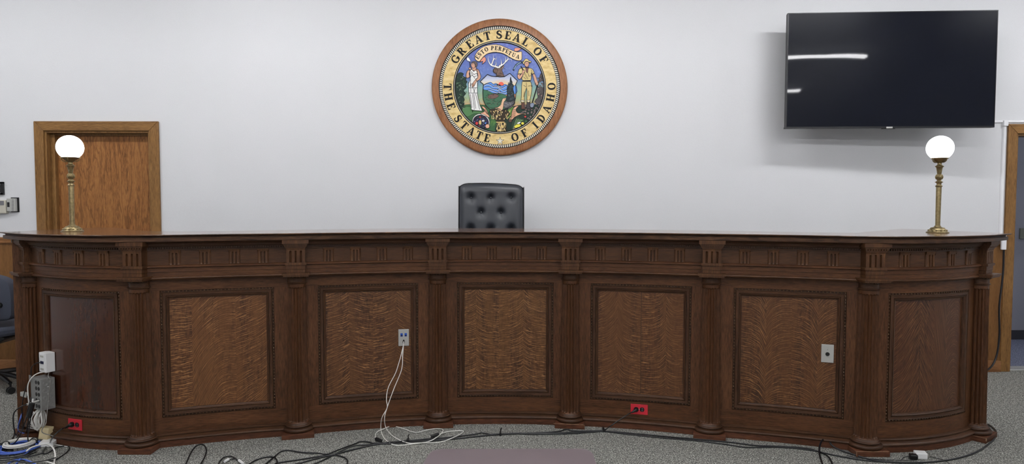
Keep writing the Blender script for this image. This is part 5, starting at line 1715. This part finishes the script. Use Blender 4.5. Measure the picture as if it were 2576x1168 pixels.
m = MB(); m.tube([jx.p(0.034, zz - 0.006, bd + 0.065), jx.p(0.03, zz - 0.012, bd + 0.10), jx.p(0.0, zz - 0.06, bd + 0.13), jx.p(-0.03, zz - 0.20, bd + 0.11)] + [at(46, 1080, 0.03)] + fl((38, 1092), (28, 1110), (12, 1138), (-10, 1150)), 0.0036, 8); m.build('lead', M['cable'], e)
e = empty('cable_connector', jx.p(-0.09, zz + 0.02, 0.12), 'flat silver computer connector hanging left of the metal box', 'connector')
m = MB(); m.obox(jx.p(-0.105, zz + 0.025, 0.10), jx.tg * 0.034, -jx.n * 0.010, Vector((0, 0, 0.014))); m.build('shell', M['steel'], e, smooth=0, bevel=0.002)
m = MB(); m.obox(jx.p(-0.142, zz + 0.025, 0.10), jx.tg * 0.004, -jx.n * 0.007, Vector((0, 0, 0.009))); m.build('pin_face', M['black'], e, smooth=0)
m = MB(); m.tube([jx.p(-0.07, zz + 0.02, 0.10), jx.p(-0.05, zz - 0.02, 0.10), jx.p(-0.05, zz - 0.10, 0.10), jx.p(-0.07, zz - 0.2, 0.11)] + fl((70, 1090), (76, 1120), (84, 1132)), 0.004, 8); m.build('lead', M['cable'], e)

# ------------------------------------------------------------------ cords
def cord(name, pts, r, mt, label, cat='cable', group=None, steps=7):
    m = MB(); m.tube(pts, r, 8, steps=steps)
    o = m.build(name, mt, None, smooth=60, origin=pts[0])
    return tag(o, label, cat, group)


H = lambda f, x, z, n: f.p(x, z, n)
# thin white lead from the white box over the metal one
cord('white_lead', [jb.p(0.0, -0.064, 0.03), jb.p(-0.02, -0.068, 0.075), jx.p(-0.02, 0.105, 0.095), jx.p(-0.045, 0.06, 0.105), jx.p(-0.05, 0.0, 0.105), jx.p(-0.045, -0.08, 0.10), jx.p(-0.02, -0.13, 0.085)], 0.0032, M['wcable'], 'white lead curving down over the front of the metal junction box')
cord('grey_lead', [jb.p(0.02, -0.066, 0.03), jx.p(0.066, 0.112, 0.04), jx.p(0.072, 0.085, 0.03), jx.p(0.070, 0.02, 0.04), jx.p(0.068, -0.05, 0.045), jx.p(0.078, -0.12, 0.06), jx.p(0.085, -0.17, 0.07), jx.p(0.075, -0.23, 0.09), at(134, 1098, 0.05), at(126, 1108, 0.06)], 0.0026, M['gcable'], 'grey lead running down the right side of the metal box to the adapter')
cord('black_jack_lead', [jb.p(-0.009, 0.0, 0.062), jb.p(-0.02, -0.002, 0.085), jb.p(-0.045, -0.03, 0.10), jb.p(-0.06, -0.10, 0.10), jx.p(-0.075, 0.02, 0.11), jx.p(-0.10, -0.10, 0.12), at(58, 1070, 0.09), at(50, 1088, 0.03)] + fl((38, 1108), (26, 1124), (10, 1132), (-12, 1140)), 0.0030, M['cable'], 'black lead drooping from the white jack box to the floor tangle')
# spare white cable folded into a hank under the metal box
hk = empty('cable_hank', jx.p(-0.02, -0.105, 0.06), 'hank of white cables hanging folded under the metal junction box', 'cables')
rr = random.Random(5)
for q in range(11):
    x = -0.045 + 0.0075 * q + 0.002 * rr.random(); n_ = 0.05 + 0.03 * rr.random(); b_ = -0.225 - 0.02 * rr.random()
    m = MB(); m.tube([jx.p(-0.02 + 0.003 * q, -0.100, 0.055), jx.p(x - 0.012, -0.15, n_ + 0.02), jx.p(x - 0.010 + 0.01 * rr.random(), -0.19, n_ + 0.02), jx.p(x * 0.5 - 0.02, b_, n_), jx.p(x + 0.008, -0.19, n_ - 0.01), jx.p(x + 0.004, -0.13, n_ - 0.01), jx.p(-0.02 + 0.003 * q, -0.100, 0.05)], 0.0027, 6, steps=5)
    m.build('strand', M['wcable'], hk, smooth=60)
cord('white_tail', [jx.p(-0.03, -0.23, 0.08), at(66, 1076, 0.06), at(56, 1081, 0.05), at(48, 1085, 0.04)], 0.0030, M['wcable'], 'white cable tail going left from the hank to the plinth', group='white tails below the hank')
cord('white_tail', [jx.p(-0.035, -0.215, 0.09), at(69, 1070, 0.07), at(58, 1077, 0.06), at(49, 1083, 0.045)], 0.0030, M['wcable'], 'upper white cable tail running left below the metal box', group='white tails below the hank')
# black bundle hanging by the column
for q, (a, b_, c_) in enumerate((((78, 1000), (68, 1040), (60, 1075)), ((80, 1010), (76, 1060), (70, 1100)), ((74, 1020), (64, 1060), (48, 1100)))):
    pts = [atY(a[0], a[1], 4.13), atY(b_[0], b_[1], 4.11), at(c_[0], c_[1], 0.07)] + [[G(52, 1105), G(44, 1122), G(46, 1140)], [G(74, 1118), G(78, 1132), G(70, 1150)], [G(30, 1120), G(10, 1122), G(-12, 1118)]][q]
    cord('black_lead', pts, 0.0034, M['cable'], ['black lead falling beside the left end column, nearest the column', 'black lead falling in front of the metal box into the coil', 'black lead sweeping left from the metal box off the frame edge'][q], group='black leads below the metal box')
e = empty('inline_adapter', atY(76, 1030, 4.12), 'black inline adapter hanging among the leads left of the white hank', 'adapter')
m = MB(); m.tube([atY(82, 1016, 4.10), atY(73, 1050, 4.10)], 0.014, 10, smooth=False); m.build('body', M['black'], e)
m = MB(); m.tube([atY(82, 1012, 4.10), atY(83, 1004, 4.10)], 0.005, 8, smooth=False); m.build('tip', M['white'], e)

# floor coils
def coil(name, cx, cy, r0, r1, turns, rad, mt, label, z0, seed, squash=1.0, part='winding'):
    c = at(cx, cy, 0)
    rr = random.Random(seed)
    e = empty(name, c, label, 'cable')
    m = MB()
    pts = []
    for i in range(int(turns * 14)):
        a = 2 * pi * i / 14
        t = i / (turns * 14)
        r = r0 + (r1 - r0) * (0.5 + 0.5 * sin(i * 0.37 + seed)) + 0.002 * rr.random()
        pts.append(c + Vector((cos(a) * r, sin(a) * r * squash, z0 + 0.012 * (0.5 + 0.5 * sin(a * 0.31 + t * 9)))))
    m.tube(pts, rad, 7, steps=3)
    m.build(part, mt, e, smooth=60)
    return e, c
e, c = coil('network_cable_coil', 47, 1131, 0.088, 0.116, 7, 0.0042, M['bcable'], 'coil of blue network cable on the carpet under the white coil', 0.006, 2)
e, c = coil('white_cable_coil', 50, 1126, 0.062, 0.084, 9, 0.0040, M['wcable'], 'coil of white cable tied with black straps, lower left corner', 0.024, 4)
for a in (3.5, 0.25, 0.6):
    p = c + Vector((cos(a) * 0.073, sin(a) * 0.073, 0.03)); d = Vector((cos(a), sin(a), 0))
    ring = [p + d * (0.020 * cos(2 * pi * k / 16)) + Vector((0, 0, 0.017 * sin(2 * pi * k / 16))) for k in range(17)]
    m = MB(); m.tube(ring, 0.003, 6, steps=1); m.build('tie_strap', M['black'], e, smooth=60)
cord('blue_network_cable', [atY(56, 1040, 4.33), atY(50, 1058, 4.30), at(46, 1076, 0.06), at(50, 1086, 0.04), at(62, 1092, 0.03), G(76, 1097), G(86, 1106), G(90, 1118), G(90, 1126, 0.012)], 0.0046, M['bcable'], 'blue network cable coming round the left end column plinth')
cord('blue_network_cable', fl((30, 1176), (42, 1166), (54, 1150), (66, 1141), (84, 1128, 0.03)[:2]), 0.0044, M['bcable'], 'blue network cable running from the coil toward the bottom edge')
cord('blue_network_cable', fl((14, 1176), (26, 1163), (42, 1157.5), (60, 1157), (76, 1162), (88, 1168), (94, 1174)), 0.0048, M['bcable'], 'blue network cable arching along the bottom left edge')
cord('white_cable', [G(66, 1136, 0.04), G(78, 1127, 0.05), G(96, 1121, 0.05), G(114, 1118, 0.05), G(128, 1122, 0.05), G(136, 1132, 0.04), G(139, 1146, 0.02), G(137, 1160, 0.01), G(135, 1176)], 0.0046, M['wcable'], 'thick white cable arching from the white coil to the bottom edge')
cord('white_cable', [G(x, y, z) for x, y, z in ((84, 1176, .004), (90, 1166, .005), (100, 1162.5, .010), (116, 1162, .017), (128, 1165, .017), (140, 1170, .006), (150, 1178, .004))], 0.004, M['wcable'], 'white cable curving along the bottom edge left of the first column')
cord('white_cable', [G(112, 1118, 0.006), G(130, 1118), G(150, 1121), G(170, 1124.5)], 0.0022, M['wcable'], 'thin white cable lying from the white adapter to the right')
cord('thin_grey_cable', fl((76, 1150), (88, 1148), (98, 1143), (101, 1138)), 0.002, M['gcable'], 'thin grey cable curl on the carpet right of the coils')
for q, L in enumerate((((-12, 1116), (8, 1117), (18, 1121), (24, 1128), (40, 1150), (60, 1160)), ((-12, 1124), (14, 1123), (28, 1127), (33, 1136), (24, 1147)), ((-12, 1146), (14, 1150), (40, 1151), (70, 1146), (92, 1137)), ((-12, 1153), (18, 1153), (48, 1148), (68, 1143), (90, 1133)), ((-12, 1160), (20, 1158), (50, 1152), (84, 1147), (110, 1140)), ((-12, 1166), (10, 1164), (36, 1160), (70, 1165), (110, 1160), (140, 1152)))):
    cord('black_cable', [G(x, y, 0.004 + 0.0045 * q) for x, y in L], 0.0038, M['cable'], ['black cable curving in from the left edge over the blue coil', 'black cable hooking round the left side of the coils', 'black cable just below the coils, highest of the parallel run', 'second black cable of the parallel run below the coils', 'third black cable of the parallel run below the coils', 'lowest black cable of the parallel run at the bottom left'][q], group='black cables under the floor coils')

# small adapters by the left bay
c = at(126, 1108, 0)
e = tag((lambda m: (m.obox(c + Vector((0, -0.035, 0.062)), Vector((0.034, -0.008, 0)), Vector((0.004, 0.020, 0)), Vector((0.0, 0.010, 0.034))), m.build('ivory_adapter', M['cream'], None, smooth=0, bevel=0.003, origin=c))[1])(MB()), 'worn ivory power adapter leaning on the base of the left bay', 'adapter')
c = at(114, 1124, 0)
m = MB(); m.obox(c + Vector((0, 0.03, 0.0145)), Vector((0.042, 0.006, 0)), Vector((-0.012, 0.042, 0)), Vector((0, 0, 0.014))); tag(m.build('white_adapter', M['white'], None, smooth=0, bevel=0.004, origin=c), 'flat white power adapter on the carpet below the ivory one', 'adapter')

# white cords from the data plate
def white_cord(a, b, r, label, plug):
    top = [plateF.p(0, -0.026, 0.004), plateF.p(-0.001, -0.040, 0.018)]
    mid = [atY(x, y, 4.52 - 0.055 * max(0, (y - 900) / 150)) for x, y in a]
    flo = [at(x, y, z) for x, y, z in b]
    e = empty('white_data_cord', top[0], label, 'cord', 'white cords from the data plate')
    m = MB(); m.tube(top + mid + flo, r, 8); m.build('cord', M['wcable'], e, smooth=60)
    if plug:
        p0, p1 = plug
        m = MB(); m.tube([p0, p0.lerp(p1, 0.6), p1], lambda t: 0.012 - 0.003 * t, 10, smooth=False); m.build('plug', M['black'], e)
        m = MB(); m.obox(p1 + (p1 - p0).normalized() * 0.006, (p1 - p0).normalized() * 0.007, Vector((0, 0, 0.003)), Vector((0.0, 0.007, 0))); m.build('plug_tip', M['steel'], e, smooth=0)
z5 = 0.004
white_cord([(1010, 890), (1003, 915), (994.6, 940), (977, 975), (972, 1004), (974, 1026), (961, 1051)], [(958, 1077, 0.01), (964, 1099, z5), (980, 1115, z5), (1002.5, 1121.4, z5), (1034, 1118, z5), (1076, 1112, 0.012), (1101, 1099, 0.022), (1114, 1086, .008), (1111, 1080, z5), (1092, 1079.4, z5), (1068, 1084, z5), (1050, 1088.6, z5), (1034, 1086, z5), (1018, 1080, z5), (987, 1072.5, z5), (964, 1080, .012), (948, 1088, .008), (943.6, 1099, .008), (947, 1107, .012)], 0.0028,
           'white cord whose floor loop passes nearer the plinth, ending at the left', (at(946, 1105, 0.014), at(962, 1110, 0.014)))
white_cord([(1013, 895), (1012, 920), (1007, 940), (990, 981), (974, 1026), (967.5, 1051)], [(971, 1077, 0.006), (990, 1099, z5 + .003), (1025, 1115, z5 + .003), (1057, 1115, z5 + .003), (1104, 1113.5, z5), (1139, 1102, .020), (1165, 1088, z5), (1158.5, 1084, z5), (1130, 1086, z5), (1104, 1093, .014)], 0.0028,
           'white cord making the longer floor loop, ending in a black plug', (at(1103, 1093, 0.014), at(1084, 1099, 0.012)))

# the long black bundle on the carpet
def floor_cable(L, r, label, z=0.006, group='black cables across the carpet'):
    cord('floor_cable', [at(q[0], q[1], q[2] if len(q) > 2 else z) for q in L], r, M['cable'], label, 'cable', group)
floor_cable([(690, 1172), (700, 1165), (756, 1156.5), (828, 1145.8), (861, 1149.5), (874, 1160), (872, 1176)], 0.0042, 'black cable ending in a small hook right of the second column')
floor_cable([(660, 1176), (676, 1162), (697, 1144), (708, 1136), (726, 1133.5), (760, 1139), (800, 1141, .012), (822, 1143.5, .014), (850, 1133, .012), (893, 1117), (906, 1111.5), (925, 1112), (942, 1115.5), (990, 1112.5), (1060, 1106), (1130, 1100.5), (1200, 1092), (1212, 1089.5), (1240, 1094), (1259, 1093), (1330, 1090), (1400, 1086.5), (1424, 1080.6), (1447, 1084.5), (1518, 1083.5)], 0.0042, 'black cable arching high left of the white cords, then along the bundle', .007)
floor_cable([(720, 1174), (760, 1164), (800, 1153), (832, 1146), (862, 1138), (920, 1124), (960, 1116.5), (1000, 1111.5), (1060, 1109), (1120, 1105), (1190, 1099.5), (1240, 1094.5), (1300, 1090), (1360, 1091), (1440, 1088), (1518, 1085), (1600, 1091.5), (1680, 1099), (1760, 1106), (1840, 1113.5), (1900, 1121), (1960, 1123.5), (2030, 1128), (2062, 1138), (2084, 1150), (2096, 1174)], 0.0044, 'longest black cable, along the whole bundle to the right loop', .006)
floor_cable([(770, 1175), (800, 1164), (818, 1156), (848, 1141), (885, 1124, .014), (930, 1119), (1000, 1116), (1080, 1110), (1160, 1103), (1259, 1091.5), (1350, 1093), (1440, 1091), (1518, 1086), (1580, 1093), (1660, 1101.5), (1750, 1109), (1830, 1119), (1880, 1126), (1960, 1125.5), (2040, 1133), (2100, 1146), (2170, 1158), (2240, 1163.5), (2300, 1164)], 0.0044, 'black cable lying outermost in the bundle past the fifth column', .005)
floor_cable([(464, 1176, .006), (472, 1158, .006), (479, 1142, .02), (490, 1126, .03), (502, 1119, .035), (513, 1121, .035), (519, 1133, .03), (516, 1148, .015), (505, 1168, .006), (500, 1176, .006)], 0.0045, 'black cable standing up in a loop between the first two columns')
floor_cable([(546, 1176), (554, 1160), (566, 1150), (580, 1148.5), (590, 1153), (606, 1165), (620, 1176)], 0.0036, 'black cable loop with two white tags at the bottom edge')
floor_cable([(556, 1176), (562, 1163), (576, 1157), (592, 1155), (604, 1164)], 0.0030, 'thin black cable inside the tagged loop')
floor_cable([(616, 1176), (640, 1160), (662, 1152), (680, 1149.5), (692, 1153), (697, 1162), (695, 1176)], 0.0042, 'black cable looping at the bottom edge under the second column')
floor_cable([(2072, 1176, .006), (2063, 1150, .006), (2061, 1130, .02), (2066, 1112, .045), (2077, 1102.5, .055), (2085, 1106, .05), (2092, 1120, .03), (2110, 1131, .012), (2160, 1148), (2200, 1158), (2260, 1164), (2340, 1163), (2410, 1153), (2460, 1136), (2494, 1112), (2505, 1096), (2505, 1085), (2497, 1076), (2486, 1068)], 0.0052, 'thick black cable looping up then sweeping round the right end column')
for (x0, y0, x1, y1) in ((565, 1162, 575, 1156), (601, 1159, 612, 1167)):
    p0, p1 = at(x0, y0, 0.012), at(x1, y1, 0.012)
    m = MB(); m.tube([p0, p1], 0.0075, 8, smooth=False)
    tag(m.build('cable_tag', M['white'], None, origin=p0), 'white paper tag on a black cable, %s of the two at the bottom' % ('left' if x0 < 590 else 'right'), 'tag', 'white cable tags')
for (x, y, tx, ty, nm) in ((1026, 1112, 1031, 1095, 'below the white cords'), (1259, 1094, 1261, 1077, 'under the middle bay'), (1518, 1085, 1520, 1080, 'near the fifth column')):
    c = at(x, y - 2, 0.008)
    m = MB(); m.obox(c + Vector((0, 0, 0.003)), Vector((0.006, 0, 0)), Vector((0, 0.020, 0)), Vector((0, 0, 0.011)))
    if ty < y - 10:
        m.tube([c + Vector((0, 0, 0.012)), c + Vector((0.002, 0.0, 0.03)), c + Vector((0.006, 0.0, 0.042))], 0.0035, 6, smooth=False)
    tag(m.build('cable_tie', M['black'], None, smooth=0, origin=c), 'black hook tie round the cable bundle %s' % nm, 'cable tie', 'black hook ties')
# right hand floor adapter
c = at(2324, 1158, 0)
m = MB(); m.obox(c + Vector((0, 0.035, 0.0185)), Vector((0.032, -0.006, 0)), Vector((0.008, 0.028, 0)), Vector((0, 0, 0.018))); tag(m.build('white_adapter', M['white'], None, smooth=0, bevel=0.004, origin=c), 'small white power adapter on the carpet before the right bay', 'adapter')
c = at(2304, 1160, 0)
e = empty('black_plug', c, 'black plug beside the small white adapter on the carpet', 'plug')
m = MB(); m.obox(c + Vector((-0.004, 0.02, 0.018)), Vector((0.022, -0.004, 0)), Vector((0.004, 0.018, 0)), Vector((0, 0, 0.015))); m.build('body', M['black'], e, smooth=0, bevel=0.006)
m = MB(); m.tube([c + Vector((-0.02, 0.02, 0.02)), at(2284, 1149, 0.02), at(2272, 1152, 0.006), at(2268, 1158, 0.004)], 0.0024, 6); m.build('lead', M['cable'], e)
cord('thin_black_cable', [G(2341, 1150, 0.02), G(2352, 1152), G(2372, 1157), G(2386, 1165), G(2400, 1176)], 0.002, M['cable'], 'thin black cable leaving the small white adapter to the right')
cord('thin_black_cable', fl((2130, 1146), (2160, 1152), (2230, 1157), (2300, 1159)), 0.0024, M['cable'], 'thin black cable below the seventh column base')

# ------------------------------------------------------------------ chair mat
m = MB()
outl = [(-0.505, 4.06), (-0.49, 4.11), (-0.455, 4.135), (-0.41, 4.142), (0.42, 4.148), (0.46, 4.14), (0.485, 4.11), (0.497, 4.06), (0.50, 3.4), (-0.52, 3.4), (-0.522, 3.9)]
m.prism(outl, 0.001, 0.0045)
tag(m.build('chair_mat', M['mat'], None, smooth=0, bevel=0.001, origin=(0, 3.8, 0)), 'translucent mauve grey chair mat on the carpet in the foreground', 'mat')
